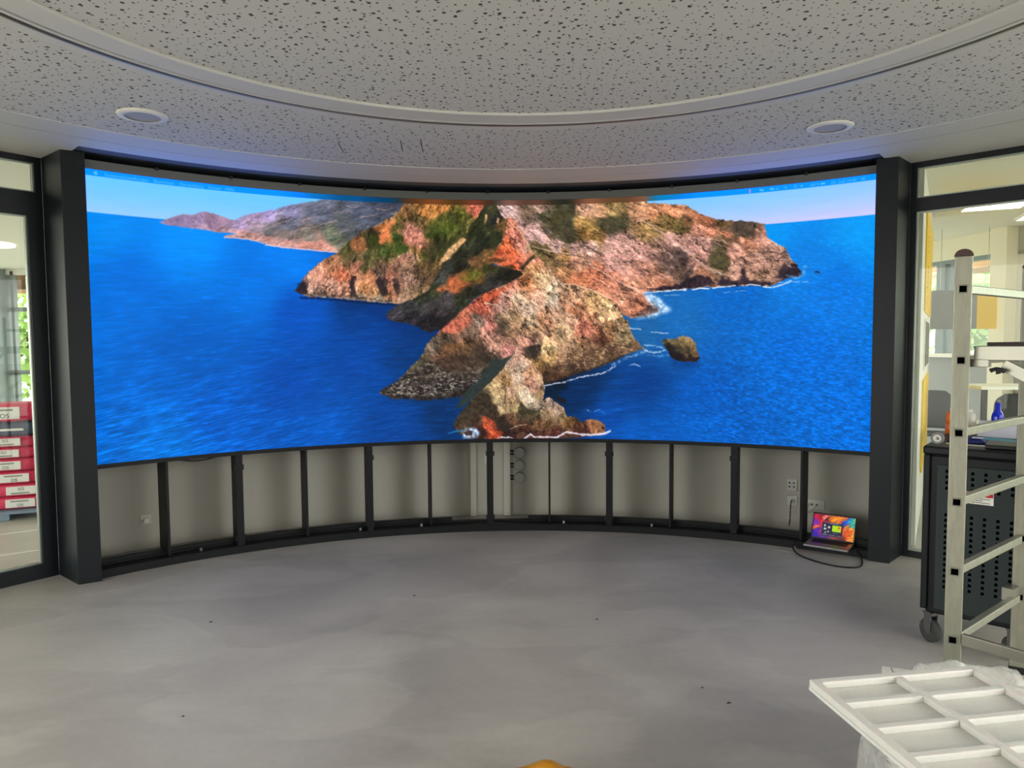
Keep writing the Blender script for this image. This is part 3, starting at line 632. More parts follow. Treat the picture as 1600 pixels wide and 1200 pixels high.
['stroke',[[705.2,118.8],[715.8,134.8],[724.2,150.8],[728.4,172]],(90,62,60),1.8,0.5,2,0],
['patch',[[652,110.8],[674.5,89.9],[677.7,94.2],[662.7,108.8],[655.2,118.3]],(30,36,22),1,0.8,1,0.2],
['fill','dark',[[594.4,7.7],[606.1,3.5],[613.4,9.7],[623.9,26.5],[631.3,33.8],[629,47.5],[623.6,65.3],[607.5,86.4],[591.4,96.9],[612.7,93.8],[628.7,95.9],[620.1,104.3],[602,104.3],[633.9,112.8],[655.2,117.2],[657.3,123.6],[639.1,134],[612.3,144.5],[596.2,153],[580.2,159.3],[564.1,174.1],[537.2,199.5],[528.6,207.9],[521.1,214.3],[499.9,219.4],[484.2,212],[468.6,204.6],[442.7,200.4],[430.3,195.2],[431.5,186.9],[439.9,178.5],[453.5,171.1],[479.7,161.6],[498.8,150],[509.5,134.1],[518.2,115.2],[549.2,81.3],[563.1,62.4],[568.6,44.5],[581.5,28.7]],[[602.8,18.1,56,58,34],[613.2,33.8,44,44,42],[597.3,39.1,58,60,36],[576,49.7,50,54,30],[591.7,65.3,38,44,30],[613,60.1,50,54,32],[621.7,41.1,120,90,50],[575.7,81.2,48,50,36],[554.3,91.8,44,46,32],[533,107.7,58,62,54],[554.2,107.6,36,34,26],[580.7,104.3,110,78,48],[602.1,96.9,130,90,50],[575.2,121.2,96,86,38],[559.2,128.6,140,90,50],[543.2,139.2,190,104,64],[580.4,133.9,110,80,42],[601.9,112.7,60,58,32],[628.5,123.4,42,40,30],[607.1,133.9,56,54,50],[585.6,144.5,60,56,54],[522.1,134.1,74,76,70],[511.4,149.9,56,60,40],[490.2,160.5,44,50,36],[469.1,176.3,58,60,60],[448.1,186.8,64,60,66],[468.8,192,50,46,52],[500.5,176.2,70,66,66],[532.3,165.6,72,66,68],[521.5,186.7,52,46,48],[510.7,202.6,30,28,32],[553.5,165.6,52,54,36],[489.6,202.5,36,32,38],[574.9,149.7,50,50,36]],1.6,0.3,-40,2.6,0.6,7,6],
['patch',[[515.1,111],[522.6,96.3],[533.3,81.5],[554.7,62.4],[563.1,64.5],[546,83.5],[537.4,94],[524.6,104.6]],(222,170,120),1.5,0.9,0.8,0.3],
['patch',[[594.1,41.2],[595.3,24.4],[598.5,22.3],[597.3,34.9]],(222,170,120),1.5,0.9,0.8,0.3],
['patch',[[614.3,36.9],[615.4,28.6],[618.6,29.6],[616.4,39]],(222,170,120),1.5,0.9,0.8,0.3],
['patch',[[511.4,150.9],[522.1,140.4],[538,131.9],[562.4,133.9],[569.8,138.1],[548.5,144.5],[532.5,147.7],[521.9,153]],(196,108,64),3,0.75,1.5,0.4],
['patch',[[548.6,128.7],[575.3,117],[591.2,119.1],[583.7,129.6],[564.5,133.9]],(110,120,36),3,0.45,2,0.4],
['patch',[[596.8,93.7],[618.1,91.7],[639.4,86.5],[650,91.8],[644.6,104.4],[628.6,110.7],[612.6,106.4],[605.2,100.1]],(222,112,74),3,0.75,1.2,0.3],
['patch',[[624.3,108.6],[630.7,106.5],[639.2,108.6],[639.2,113.9],[628.5,114.9]],(62,52,34),1.5,0.7,0.8,0.2],
['patch',[[601,95.9],[618,94.8],[630.8,99.1],[618,103.3],[603.1,101.1]],(56,44,30),1.5,0.7,0.8,0.2],
['patch',[[639,139.3],[617.6,146.7],[596.2,159.3],[580.1,167.8],[594,165.7],[612.2,157.2],[633.6,144.6]],(208,92,60),2,0.8,1,0.2],
['patch',[[521.4,195.2],[537.3,186.8],[553.4,176.2],[544.7,191],[529.7,205.8],[516.9,212.1]],(26,24,22),2,0.6,1.5,0.2],
['patch',[[603.8,263.9],[622,264.1],[645.7,253.5],[638.1,262],[627.3,278.1],[600.2,304.7],[578.5,326],[556.9,342.9],[549.3,347.1],[542.9,346.9],[553.8,325.6],[569,308.6],[582,295.9],[595.1,278.8]],(44,54,52),1,0.95,1,0.12],
['fill','front',[[646.9,244.9],[651.1,253.5],[659.6,262.2],[675.7,273],[687.4,290.3],[691.6,310.8],[689.3,335.6],[700.1,329.1],[708.7,335.6],[715.1,342.1],[723.7,346.4],[730.1,363.7],[736.5,361.5],[747.2,364.7],[753.6,372.2],[762.2,367.8],[777.1,366.6],[787.7,371.9],[794.1,380.4],[792,391.2],[745,398.2],[680.4,400.6],[594,399.8],[559.5,399.1],[545.6,386.9],[538.3,377],[542.7,363.1],[556.8,347.2],[578.5,323.8],[600.2,304.7],[621.9,281.2],[638.2,258.8]],[[651,262.1,212,165,140],[654.2,275,220,186,158],[672.4,283.8,210,158,119],[648.7,296.5,218,186,158],[683,305.3,205,166,129],[664.8,299.9,205,148,119],[627.1,305,185,140,95],[616.3,313.5,210,176,127],[611.8,331.8,215,183,134],[621.4,348.1,190,163,121],[637.8,318,205,168,134],[637.6,337.4,180,145,105],[644,348.3,170,145,100],[659.3,324.6,224,198,168],[675.5,310.7,205,148,124],[686.2,326.9,185,150,110],[669.9,339.8,210,188,162],[682.8,343.1,200,175,145],[650.4,359.2,64,56,40],[669.8,357.1,90,76,52],[637.4,364.5,120,85,60],[702.2,337.8,200,165,145],[712.9,354,180,150,125],[723.6,361.6,150,125,85],[696.8,359.4,160,130,95],[696.7,375.7,105,75,50],[680.5,378.9,130,92,62],[734.4,370.2,130,92,56],[745.1,378.8,105,66,48],[777.1,378.5,165,110,72],[787.7,382.7,150,100,70],[755.7,389.5,90,48,42],[680.4,391.9,84,48,38],[605.2,347.9,52,38,30],[583.7,342.2,66,58,42],[572.8,363.7,62,42,34],[599.6,374.9,190,84,52],[610.2,389.2,170,68,40],[588.9,360.7,130,90,66],[583.3,385.5,60,34,30],[626.5,382.9,34,28,24],[621.2,371.9,40,32,26],[653.5,383.1,80,48,36],[551.2,374,84,66,50],[637.2,396,60,34,34],[712.8,391.9,90,48,40],[562.1,358.1,60,54,42]],1.2,0.36,70,1.6,0.6,5,4],
['patch',[[603.3,317.7],[598.9,328.4],[605.2,347.9],[611.6,361],[626.6,367.7],[637.3,378.6],[626.5,387.2],[611.4,384.8],[605,367.4],[585.7,358.5],[578.3,351.9],[581.6,336.8],[592.5,324]],(48,38,30),2,0.8,1,0.25],
['patch',[[650.6,335.4],[657,341.9],[665.6,351.7],[680.6,351.8],[691.5,342.1],[682.8,355],[667.7,358.2],[650.4,357]],(54,50,36),1,0.85,0.8,0.2],
['patch',[[585.7,360.6],[594.3,360.8],[602.8,373.9],[611.3,391.4],[602.6,394.5],[592,382.4]],(198,86,54),2,0.8,1,0.5],
['stroke',[[628.1,313.6],[625.8,331.9],[626.7,353.6]],(70,48,36),1,0.6,1,0],
['stroke',[[634.1,382.9],[646,377.6],[661.1,375.5]],(220,200,170),0.8,0.7,0.8,0.1],
['patch',[[553.2,386],[564,379.7],[576.9,381],[583.3,388.7],[578.9,397.3],[553,397.9]],(180,210,245),2,0.7,1.5,0.5],
['stroke',[[529.6,388.7],[542.4,385.7],[555.3,384.9]],(40,150,215),1.6,0.7,1.5,0.3],
['patch',[[555.3,388.2],[561.8,382.9],[570.4,386.3],[570.3,392.8],[559.5,393.7]],(70,48,42),1,0.95,0.7,0.2],
['patch',[[643.7,393.9],[650.2,387.4],[658.9,389.6],[658.8,399.4],[645.8,400.4]],(90,60,48),1,0.95,0.7,0.2],
['stroke',[[613.4,397.9],[631.8,397],[637.2,398.2]],(235,235,250),1.6,0.85,1.5,0.35],
['stroke',[[658.8,398.3],[667.5,391.9],[673.9,397.3],[702,397.4],[714.9,397.3]],(240,238,252),1.8,0.9,1,0.15],
['stroke',[[714.9,396.2],[730,388.6],[740.7,390.7],[755.7,392.7],[777.1,392.5],[793.1,390.1],[800.5,385.7]],(245,240,252),2.2,0.9,1,0.08],
['rubble',[[418.9,316.3],[431.5,308.2],[451.5,296],[467.4,285.7],[483.3,276.4],[499.3,266],[520.3,276.9],[546.8,288],[568.3,280.7],[586.4,285.2],[578.7,302.3],[551.8,314.8],[530.4,323.1],[493.1,326.6],[466.8,323.9],[440.6,325.3]],(34,30,30),(190,175,160),0.85,2,4.5],
['rubble',[[713.2,262.5],[745.3,246.7],[777.1,241.5],[803.5,236.4],[834.9,241.9],[850.5,248.3],[824.5,255.5],[798.3,266.1],[761.2,278.8],[723.9,288.3],[700.3,286.1]],(70,48,38),(225,180,135),0.6,3,5],
['rubble',[[297.8,153.9],[327.1,155.2],[356.8,157.8],[397.1,162.3],[448.4,166],[446.3,170.2],[397,166.4],[346.7,163],[307.3,160.6]],(40,30,30),(215,190,165),0.6,1,4],
['rubble',[[850.3,187.5],[860.6,177.3],[879.1,179.7],[879.1,188],[860.6,193.9],[834.8,194.6]],(40,30,34),(150,120,105),0.7,1,3.5],
['rubble',[[428.6,119.6],[444.1,114.1],[470,113.7],[496.1,118.6],[498.9,139.5],[479.8,155.3],[448.6,155.6],[440.5,145.3]],(40,28,28),(205,170,140),0.35,3,5],
['patch',[[518.7,234.4],[531.6,227],[544.2,239.9],[550.3,261.3],[539.5,271.8],[524.8,261]],(58,48,40),3,0.5,2,0.4],
['patch',[[574,245.5],[586.9,240.2],[593.1,257.4],[584.4,274.5],[575.9,261.5]],(58,48,40),3,0.5,2,0.4],
['patch',[[521.1,213.2],[537.2,200.5],[558.5,197.4],[576.6,193.2],[569,208.1],[552.9,218.7],[536.9,220.7]],(196,102,80),3,0.5,2,0.5],
['stroke',[[736.9,166.8],[747.5,179.7],[758.1,190.4],[750.7,198.8]],(90,60,48),2,0.6,3,0],
['stroke',[[750.7,220.1],[764.4,230.8],[782.4,241.6],[803.5,250.2]],(86,56,46),2.4,0.5,3,0],
['stroke',[[611.8,203],[627.8,213.8],[638.4,229.9],[651.2,240.7]],(70,50,40),2,0.5,3,0],
['stroke',[[629,54.8],[639.6,62.2],[645.9,70.7]],(100,66,54),1.4,0.6,1.5,0],
['stroke',[[636.6,37],[652.4,51.8],[662.9,70.8],[673.4,89.9]],(246,190,150),1.4,0.7,1,0],
['stroke',[[639.4,79.1],[652.2,83.4],[666,83.5]],(246,190,150),1,0.6,1,0],
['patch',[[596.9,311.1],[578.5,326],[560,347.2],[544.9,363.1],[542.5,377.1],[567.3,369],[585.7,360.6],[605.1,360.9],[609.5,348],[598.9,328.4]],(58,48,36),2,0.75,1.5,0.4],
['patch',[[520.5,261],[547.2,252.7],[573.8,257.2],[590.8,277.7],[578.8,295.9],[554.1,304.1],[530.7,293.1],[518.2,276.9]],(62,50,40),4,0.45,4,0.5],
['patch',[[467.4,281.5],[494.1,260.7],[520.4,266.3],[530.7,293.1],[488.2,303.1],[467.2,298.4]],(56,46,38),4,0.35,4,0.5],
['stroke',[[681.4,198.1],[692,214.2],[698.4,230.3]],(120,84,62),1.6,0.5,3,0],
['stroke',[[711.3,203.7],[724,219.8],[734.7,241.2]],(120,84,62),1.6,0.5,3,0],
['stroke',[[745.4,175.4],[761.3,188.3],[775,199.1]],(120,84,62),1.6,0.5,3,0],
['stroke',[[697.6,166.4],[709.3,177.1],[717.7,190]],(120,84,62),1.6,0.5,3,0],
['stroke',[[771.9,167.3],[785.6,184.4],[794,199.3]],(120,84,62),1.6,0.5,3,0],
['stroke',[[651.5,187.3],[662.1,203.3],[670.6,217.3]],(120,84,62),1.6,0.5,3,0],
['stroke',[[628.1,165.8],[638.8,176.5],[645.1,189.3]],(120,84,62),1.6,0.5,3,0],
['stroke',[[729.3,246.6],[750.6,254.2],[771.8,258.5]],(120,84,62),1.6,0.5,3,0],
['stroke',[[724.2,166.7],[740.1,175.3],[750.7,184]],(242,214,178),1.4,0.5,3,0],
['stroke',[[692.4,134.5],[700.8,150.5],[709.3,164.4]],(242,214,178),1.4,0.5,3,0],
['stroke',[[777.1,199.1],[787.7,211.9],[796.1,226.8]],(242,214,178),1.4,0.5,3,0],
['stroke',[[628.3,144.6],[638.9,153.1],[651.7,166]],(242,214,178),1.4,0.5,3,0],
['stroke',[[715.5,228.3],[728.3,241.2],[734.6,254.1]],(242,214,178),1.4,0.5,3,0],
['stroke',[[803.4,194.1],[815,204.8],[821.3,218.6]],(242,214,178),1.4,0.5,3,0],
['stroke',[[808.5,94.7],[824.2,116],[834.6,137.1]],(128,88,74),1.4,0.45,3,0],
['stroke',[[860.2,80.9],[872.5,96.8],[880.8,112.6]],(128,88,74),1.4,0.45,3,0],
['stroke',[[777.2,88.6],[792.9,104.7],[808.6,120.8]],(128,88,74),1.4,0.45,3,0],
['stroke',[[936,84.4],[946,100],[951.1,115.4]],(128,88,74),1.4,0.45,3,0],
['stroke',[[989.9,92.3],[1004.5,108],[1014.3,123.4]],(128,88,74),1.4,0.45,3,0],
['stroke',[[1037.6,100.1],[1051.8,113.6],[1061.3,125.8]],(128,88,74),1.4,0.45,3,0],
['stroke',[[745.6,77.4],[761.4,91.4],[771.9,104.2]],(128,88,74),1.4,0.45,3,0],
['stroke',[[850.1,127.1],[862.5,137.8],[870.7,148.4]],(128,88,74),1.4,0.45,3,0],
['stroke',[[703.3,62.9],[716,71.5],[724.4,82.2]],(128,88,74),1.4,0.45,3,0],
['stroke',[[792.9,85.9],[813.8,107.3],[834.6,128.8]],(238,198,180),1.2,0.5,3,0],
['stroke',[[870.4,68],[890.8,89.4],[901,103.1]],(238,198,180),1.2,0.5,3,0],
['stroke',[[955.6,72.3],[980.1,79.8],[1004.3,89.2]],(238,198,180),1.2,0.5,3,0],
['stroke',[[1018.7,96],[1037.7,106.9],[1047.2,119.2]],(238,198,180),1.2,0.5,3,0],
['stroke',[[951.1,120.5],[970.8,129.4],[985.5,132]],(238,198,180),1.2,0.5,3,0],
['stroke',[[834.4,69.6],[850,87.7],[858.2,106.6]],(238,198,180),1.2,0.5,3,0],
['stroke',[[691.6,309.7],[707.7,306.5],[729.2,303.3],[745.2,296.9],[771.8,292.7],[793,287.3],[804.6,280.9],[810.9,276.7]],(225,225,240),1.5,0.85,1.5,0.25],
['stroke',[[803.5,275.6],[824.5,265.1],[845.3,256.7],[860.9,252.5]],(185,205,240),3.2,0.5,2.5,0.4],
['stroke',[[856.7,242],[871.2,243.1],[885.6,247.4]],(190,215,245),2.2,0.6,2,0.35],
['stroke',[[858.8,251.4],[871.2,254.6],[891.7,251.6]],(215,230,248),1.8,0.7,2,0.3],
['stroke',[[860.9,258.8],[881.5,260.9],[895.8,258.9]],(150,190,235),1.5,0.45,2,0.45],
['stroke',[[831.7,214.5],[842.1,215.7],[851.4,216.8]],(210,225,245),1.1,0.8,1,0.1],
['stroke',[[868,221.2],[881.3,222.3],[894.6,223.5]],(200,215,240),1.1,0.7,1,0.15],
['stroke',[[831.9,276.7],[840.2,273.5],[850.6,277.7]],(190,210,240),1.2,0.7,1,0.2],
['stroke',[[761.1,349.5],[771.8,353.8],[785.6,348.3],[792,359]],(190,215,245),1.4,0.5,2.5,0.5],
['patch',[[707.6,329.2],[715.2,325.9],[728,335.6],[725.8,340],[715.1,337.8]],(30,24,26),1,0.8,0.8,0.2],
['patch',[[896.9,263],[944.4,271.2],[937.5,281.6],[918.4,283.8],[904.1,275.5]],(0,50,118),3,0.6,3,0.2],
['fill','islet',[[883.4,235.9],[891.6,232.8],[909.9,231.9],[917,227.9],[930.1,230],[938.2,239.4],[942.3,254.8],[945.4,265.1],[937.4,270.2],[912.2,269.3],[899.9,263],[891.7,247.4]],[[887.5,235.9,80,72,52],[901.8,236,120,105,75],[917,233,160,135,92],[928.1,236.2,160,132,92],[934.2,247.6,150,122,84],[938.3,258.9,120,92,64],[912,247.5,70,60,45],[924.2,250.6,90,76,55],[918.1,242.3,140,115,78],[896.8,247.4,42,36,32],[912.1,263,30,24,26],[932.3,266.1,50,36,34],[904,256.8,34,28,28],[942.4,266.1,40,28,34]],1.2,0.3,60,1.6,0.5,5,4],
]
# ============================================================ the setting
fl = MB().box((-20, -12, -0.1), (20, 30, 0.0))
# room floor: disc, hall and outdoor ground around it
n = 96
fv = [pol(4.62, 2 * math.pi * k / n, 0) for k in range(n)]
fl = MB(); fl.add(fv + [(x, y, -0.12) for x, y, z in fv], [tuple(range(n)), tuple(range(n, 2 * n))] + [(k, (k + 1) % n, n + (k + 1) % n, n + k) for k in range(n)])
tag(fl.build('floor', M['floor']), 'grey cementitious floor with faint mottled patches', kind='structure')

def ringslab(r0, rout, z0, z1, t0, t1, n):
    b = MB(); vs = []
    for i in range(n + 1):
        t = t0 + (t1 - t0) * i / n; ro_ = rout(t)
        vs += [pol(r0, t, z0), pol(ro_, t, z0), pol(ro_, t, z1), pol(r0, t, z1)]
    fs = []
    for i in range(n):
        a, c = 4 * i, 4 * i + 4
        for k in range(4): fs.append((a + k, c + k, c + (k + 1) % 4, a + (k + 1) % 4))
    b.add(vs, fs); return b
D = math.radians
tag(ringslab(4.62, lambda t: 16.0, -0.12, -0.004, 0, 2 * math.pi, 96).build('floor_hall', M['tile']), kind='structure')
tag(MB().box((-70, -60, -0.3), (70, 80, -0.14)).build('ground', M['outside']), kind='structure')

# tile joints of the hall floor seen through the left window
jb = MB()
for k in range(7):
    o = Vector((-3.9 - 0.9 * k * 0.2, 5.0 + 0.75 * k, 0.0))
    jb.beam((-9.5, 1.6 + k * 0.9, -0.004), (-3.0 - 0.0 * k, 6.0 + k * 0.9, -0.004), 0.02, 0.004)
tag(jb.build('trim_1', M['white']), kind='structure')

# ---- ceiling of the round room
CI, RI = (0.09, 2.10), 2.14          # inner circle with the metal track
def disc(r, z0, z1, c, n=128):
    b = MB(); v = [pol(r, 2 * math.pi * k / n, z0, c) for k in range(n)]
    return b.add(v + [(x, y, z1) for x, y, z in v], [tuple(range(n)), tuple(range(n, 2 * n))] + [(k, (k + 1) % n, n + (k + 1) % n, n + k) for k in range(n)])
def loftring(ra, ca, rb, cb, z0, z1, n=128):
    vs = []
    for k in range(n):
        t = 2 * math.pi * k / n
        vs += [pol(ra, t, z0, ca), pol(rb, t, z0, cb), pol(rb, t, z1, cb), pol(ra, t, z1, ca)]
    fs = []
    for k in range(n):
        a, c = 4 * k, 4 * ((k + 1) % n)
        for j in range(4): fs.append((a + j, c + j, c + (j + 1) % 4, a + (j + 1) % 4))
    return MB().add(vs, fs)
ceil_root = empty('ceiling', (0, 0, 0), kind='structure')
disc(1.975, CEIL + 0.014, CEIL + 0.06, CI).build('perforated_panel', M['perf'], ceil_root)
loftring(1.97, CI, 2.105, CI, CEIL, CEIL + 0.06).build('plain_band', M['ceil'], ceil_root)
loftring(2.105, CI, 2.165, CI, CEIL + 0.03, CEIL + 0.06).build('track_recess', M['black'], ceil_root)
loftring(2.119, CI, 2.140, CI, CEIL - 0.001, CEIL + 0.03).build('track_rail', M['ceil'], ceil_root)
loftring(2.1525, CI, 2.1645, CI, CEIL - 0.004, CEIL + 0.03).build('track_rail', M['chrome'], ceil_root)
loftring(2.165, CI, 2.23, CI, CEIL - 0.003, CEIL + 0.06).build('plain_band', M['ceil'], ceil_root)
outer_panel = loftring(2.23, CI, 3.50, (CX, CY), CEIL, CEIL + 0.06).build('perforated_panel', M['perf'], ceil_root)
loftring(3.50, (CX, CY), 3.755, (CX, CY), CEIL - 0.004, CEIL + 0.06).build('plain_band', M['ceil'], ceil_root)
loftring(3.755, (CX, CY), 3.765, (CX, CY), CEIL - 0.0025, CEIL + 0.06).build('shadow_joint', M['black'], ceil_root)
loftring(3.765, (CX, CY), 3.97, (CX, CY), CEIL - 0.004, CEIL + 0.06).build('plain_band', M['ceil'], ceil_root)
TA, TB = TH0, TH0 + 6.0 / RS
MARKS = ((-1.088, 4.569, -1.108, 4.811), (-0.687, 4.537, -0.714, 4.79), (-0.559, 4.512, -0.582, 4.825))   # pencil strokes on the board
marks = MB()
for x0_, y0_, x1_, y1_ in MARKS:
    d_ = Vector((y1_ - y0_, -(x1_ - x0_), 0)).normalized() * 0.003
    marks.add([(x0_ - d_.x, y0_ - d_.y, CEIL - 0.0006), (x0_ + d_.x, y0_ + d_.y, CEIL - 0.0006), (x1_ + d_.x, y1_ + d_.y, CEIL - 0.0006), (x1_ - d_.x, y1_ - d_.y, CEIL - 0.0006)], [(0, 1, 2, 3)])
extra_faces(outer_panel, marks, M['rubber'])
MB().arc(3.97, 4.66, CEIL - 0.004, CEIL + 0.06, TB + 0.006, TA - 0.006 + 2 * math.pi, 96).build('window_band', M['ceil'], ceil_root)
# shade toned soffit, stepped greys paint in its fading shade; shallow header over display
hd = empty('trim_2', kind='structure')
MB().arc(3.97, 4.10, CEIL + 0.000, CEIL + 0.06, TA - 0.006, TB + 0.006, 60).build('shade_step_edge', M['soffit_shade'], hd)
MB().arc(4.10, 4.66, CEIL + 0.008, CEIL + 0.06, TA - 0.006, TB + 0.006, 60).build('dark_cavity_lining', M['cavity'], hd)

# backing wall behind the display, flat facets
b = MB(); nf = 15; t0, t1 = TA - 0.008, TB + 0.008
poly = [pol(4.74, t0 + (t1 - t0) * k / nf)[:2] for k in range(nf + 1)]
pout = [pol(4.9, t0 + (t1 - t0) * k / nf)[:2] for k in range(nf + 1)]
for k in range(nf):
    b.prism([poly[k], poly[k + 1], pout[k + 1], pout[k]], 0, 3.1)
wb = tag(b.build('wall_back', M['wallwhite']), kind='structure')
# return walls closing the cavity behind each pillar
for nm, th, sgn in (('wall_left', TA - 0.010, -1), ('wall_right', TB + 0.010, 1)):
    p = [pol(4.64, th)[:2], pol(4.90, th)[:2], pol(4.90, th + sgn * 0.008)[:2], pol(4.64, th + sgn * 0.008)[:2]]
    tag(MB().prism(p, 0, 2.9).build(nm, M['wallwhite']), kind='structure')

# pillars at both ends of the display
def ang(x, y): return math.atan2(x - CX, y - CY)
def rad(x, y): return math.hypot(x - CX, y - CY)
P1, P2, P4 = (-2.91, 4.674), (-2.794, 4.748), (-3.175, 4.889)
a2 = ang(*P2)
pilL = [P1, P2, pol(4.158, a2)[:2], pol(4.158, TA - 0.004)[:2], pol(4.30, TA - 0.004)[:2], pol(4.62, TA - 0.010)[:2], P4]
Q1, Q2, Q4 = (2.687, 5.000), (2.570, 5.077), (2.88, 5.194)
a3 = ang(*Q2)
pilR = [Q1, Q2, pol(4.158, a3)[:2], pol(4.158, TB + 0.004)[:2], pol(4.30, TB + 0.004)[:2], pol(4.62, TB + 0.010)[:2], Q4]
tag(MB().prism(pilL, 0, CEIL + 0.0).build('trim_3', M['anthracite'], bevel=0.003), kind='structure')
tag(MB().prism(pilR, 0, CEIL + 0.0).build('trim_4', M['anthracite'], bevel=0.003), kind='structure')

# ---- glazed facets of the round room
def window(idx, p0, d, L, sash=True, far_jamb=True, z_tr=(2.47, 2.63), sill=0.05):
    """p0: corner at the pillar, d: unit direction, facet length L"""
    d = Vector((d[0], d[1], 0)).normalized()
    nrm = Vector((-d.y, d.x, 0))
    if (Vector((CX, CY, 0)) - Vector((p0[0], p0[1], 0))).dot(nrm) > 0: nrm = -nrm     # points outwards
    o = Vector((p0[0], p0[1], 0))
    root = empty('window_%d' % idx, tuple(o), kind='structure')
    dep = 0.075
    def piece(s0, s1, z0, z1, n0=0.0, n1=dep, B=None):
        B = B or MB()
        return B.obox(d * s0 + nrm * n0 + Vector((0, 0, z0)), d * (s1 - s0), nrm * (n1 - n0), Vector((0, 0, z1 - z0)))
    fr = MB()
    piece(0, 0.042, 0, CEIL, B=fr); piece(L - 0.05, L, 0, CEIL, B=fr)
    piece(0.042, L - 0.05, CEIL - 0.045, CEIL, B=fr); piece(0.042, L - 0.05, z_tr[0], z_tr[1], B=fr)
    piece(0.042, L - 0.05, 0, sill, B=fr)
    fr.build('frame', M['frame'], root)
    s_in = 0.042
    if sash:
        sf = MB(); s_in = 0.098
        piece(0.042, s_in, sill, z_tr[0], -0.01, dep - 0.01, sf); piece(L - 0.106, L - 0.05, sill, z_tr[0], -0.01, dep - 0.01, sf)
        piece(s_in, L - 0.106, sill, sill + 0.056, -0.01, dep - 0.01, sf)
        sf.build('sash', M['frame'], root)
    e = L - 0.05 if not sash else L - 0.106
    zb = sill + (0.056 if sash else 0)
    for (a, b_, z0, z1) in ((s_in, e, zb, z_tr[0]), (0.042, L - 0.05, z_tr[1], CEIL - 0.045)):
        bd = MB(); q = 0.010
        piece(a, a + q, z0, z1, 0.012, 0.03, bd); piece(b_ - q, b_, z0, z1, 0.012, 0.03, bd)
        piece(a + q, b_ - q, z0, z0 + q, 0.012, 0.03, bd); piece(a + q, b_ - q, z1 - q, z1, 0.012, 0.03, bd)
        bd.build('glazing_bead', M['bead'], root)
        piece(a + q, b_ - q, z0 + q, z1 - q, 0.034, 0.040).build('glass_pane', M['glass'], root)
    return o + d * L
dL = Vector((-0.605, -0.796, 0)); dR = Vector((0.732, -0.681, 0))
def turn(v, a):
    return Matrix.Rotation(a, 3, 'Z') @ v
e1 = window(1, P4, dL, 1.25)
e1b = window(3, e1, turn(dL, D(15)), 1.25)
e1c = window(5, e1b, turn(dL, D(31)), 1.25)
e2 = window(2, Q4, dR, 1.25, sash=False, z_tr=(2.515, 2.612), sill=0.05)
e2b = window(4, e2, turn(dR, D(-15)), 1.25, sash=False, z_tr=(2.515, 2.612))
e2c = window(6, e2b, turn(dR, D(-31)), 1.25, sash=False, z_tr=(2.515, 2.612))

# added unseen wall blocks light from behind; daylight enters on both sides of it
tag(MB().arc(4.62, 4.80, -0.1, CEIL + 0.1, D(140), D(220), 40).build('wall_light_block', M['wallwhite']), kind='structure')

# ---- neighbouring hall and office shell
def rout(t):
    x, y = math.sin(t), math.cos(t)
    r = 15.0
    if y > 0.05: r = min(r, (12.9 - CY) / y)
    if x > 0.05:
        # office facade line through (5.77, 9.8) and (5.98, 8.75), 0.25 m beyond
        nx, ny = 1.05, 0.21; k = nx * 6.05 + ny * 9.8
        den = nx * x + ny * y
        if den > 0: r = min(r, max(5.2, (k - nx * CX - ny * CY) / den))
    return r
tag(ringslab(4.62, rout, 2.93, 3.05, D(-100), D(100), 120).build('ceiling_hall', mat('hall ceiling paint', rgb(232, 230, 220), 0.8)), kind='structure')
# office facade (right)
fx = lambda y: 5.77 + (9.8 - y) * 0.2
fb = MB()
A, B_ = Vector((fx(12.6), 12.6, 0)), Vector((fx(3.0), 3.0, 0))
dd = (B_ - A).normalized(); nn = Vector((dd.y, -dd.x, 0))
if nn.x < 0: nn = -nn
fo = empty('wall_office', kind='structure')
MB().obox(A, B_ - A, nn * 0.14, (0, 0, 1.36)).build('lower_panel', M['grey_wall'], fo)
MB().obox(A - nn * 0.10 + Vector((0, 0, 1.36)), (B_ - A), nn * 0.24, (0, 0, 0.05)).build('sill', M['white'], fo)
MB().obox(A + Vector((0, 0, 2.60)), B_ - A, nn * 0.14, (0, 0, 0.05)).build('head_rail', M['col_grey'], fo)
MB().obox(A + Vector((0, 0, 2.65)), B_ - A, nn * 0.14, (0, 0, 0.28)).build('bulkhead', M['office_wall'], fo)
def on_facade(px):      # point of the facade line whose bearing equals that of a column in the photo
    k = (px - 800.0) / FOC
    y = (5.77 + 9.8 * 0.2) / (k + 0.2)
    return Vector((k * y, y, 0))
MB().obox(A + nn * 0.115 + Vector((0, 0, 1.41)), B_ - A, nn * 0.008, (0, 0, 1.19)).build('glass_pane', M['glass_coated'], fo)
for a, b_, m_ in ((1462, 1475, 'col_grey'), (1484, 1488, 'col_grey')):
    p, q = on_facade(a), on_facade(b_)
    MB().obox(p - nn * 0.02 + Vector((0, 0, 1.41)), q - p, nn * 0.12, (0, 0, 1.19)).build('column', M[m_], fo)
p, q = on_facade(1560), on_facade(1585)
MB().obox(p - nn * 0.16, q - p, nn * 0.36, (0, 0, 2.93)).build('white_column', M['office_wall'], fo)
q2 = on_facade(1900)
MB().obox(q, q2 - q, nn * 0.10, (0, 0, 2.93)).build('white_panelling', M['white'], fo)
# end wall of the office towards the far left side of its windows
tag(MB().box((4.9, 12.6, 0), (6.0, 12.72, 2.93)).build('wall_office_end', M['office_wall']), kind='structure')
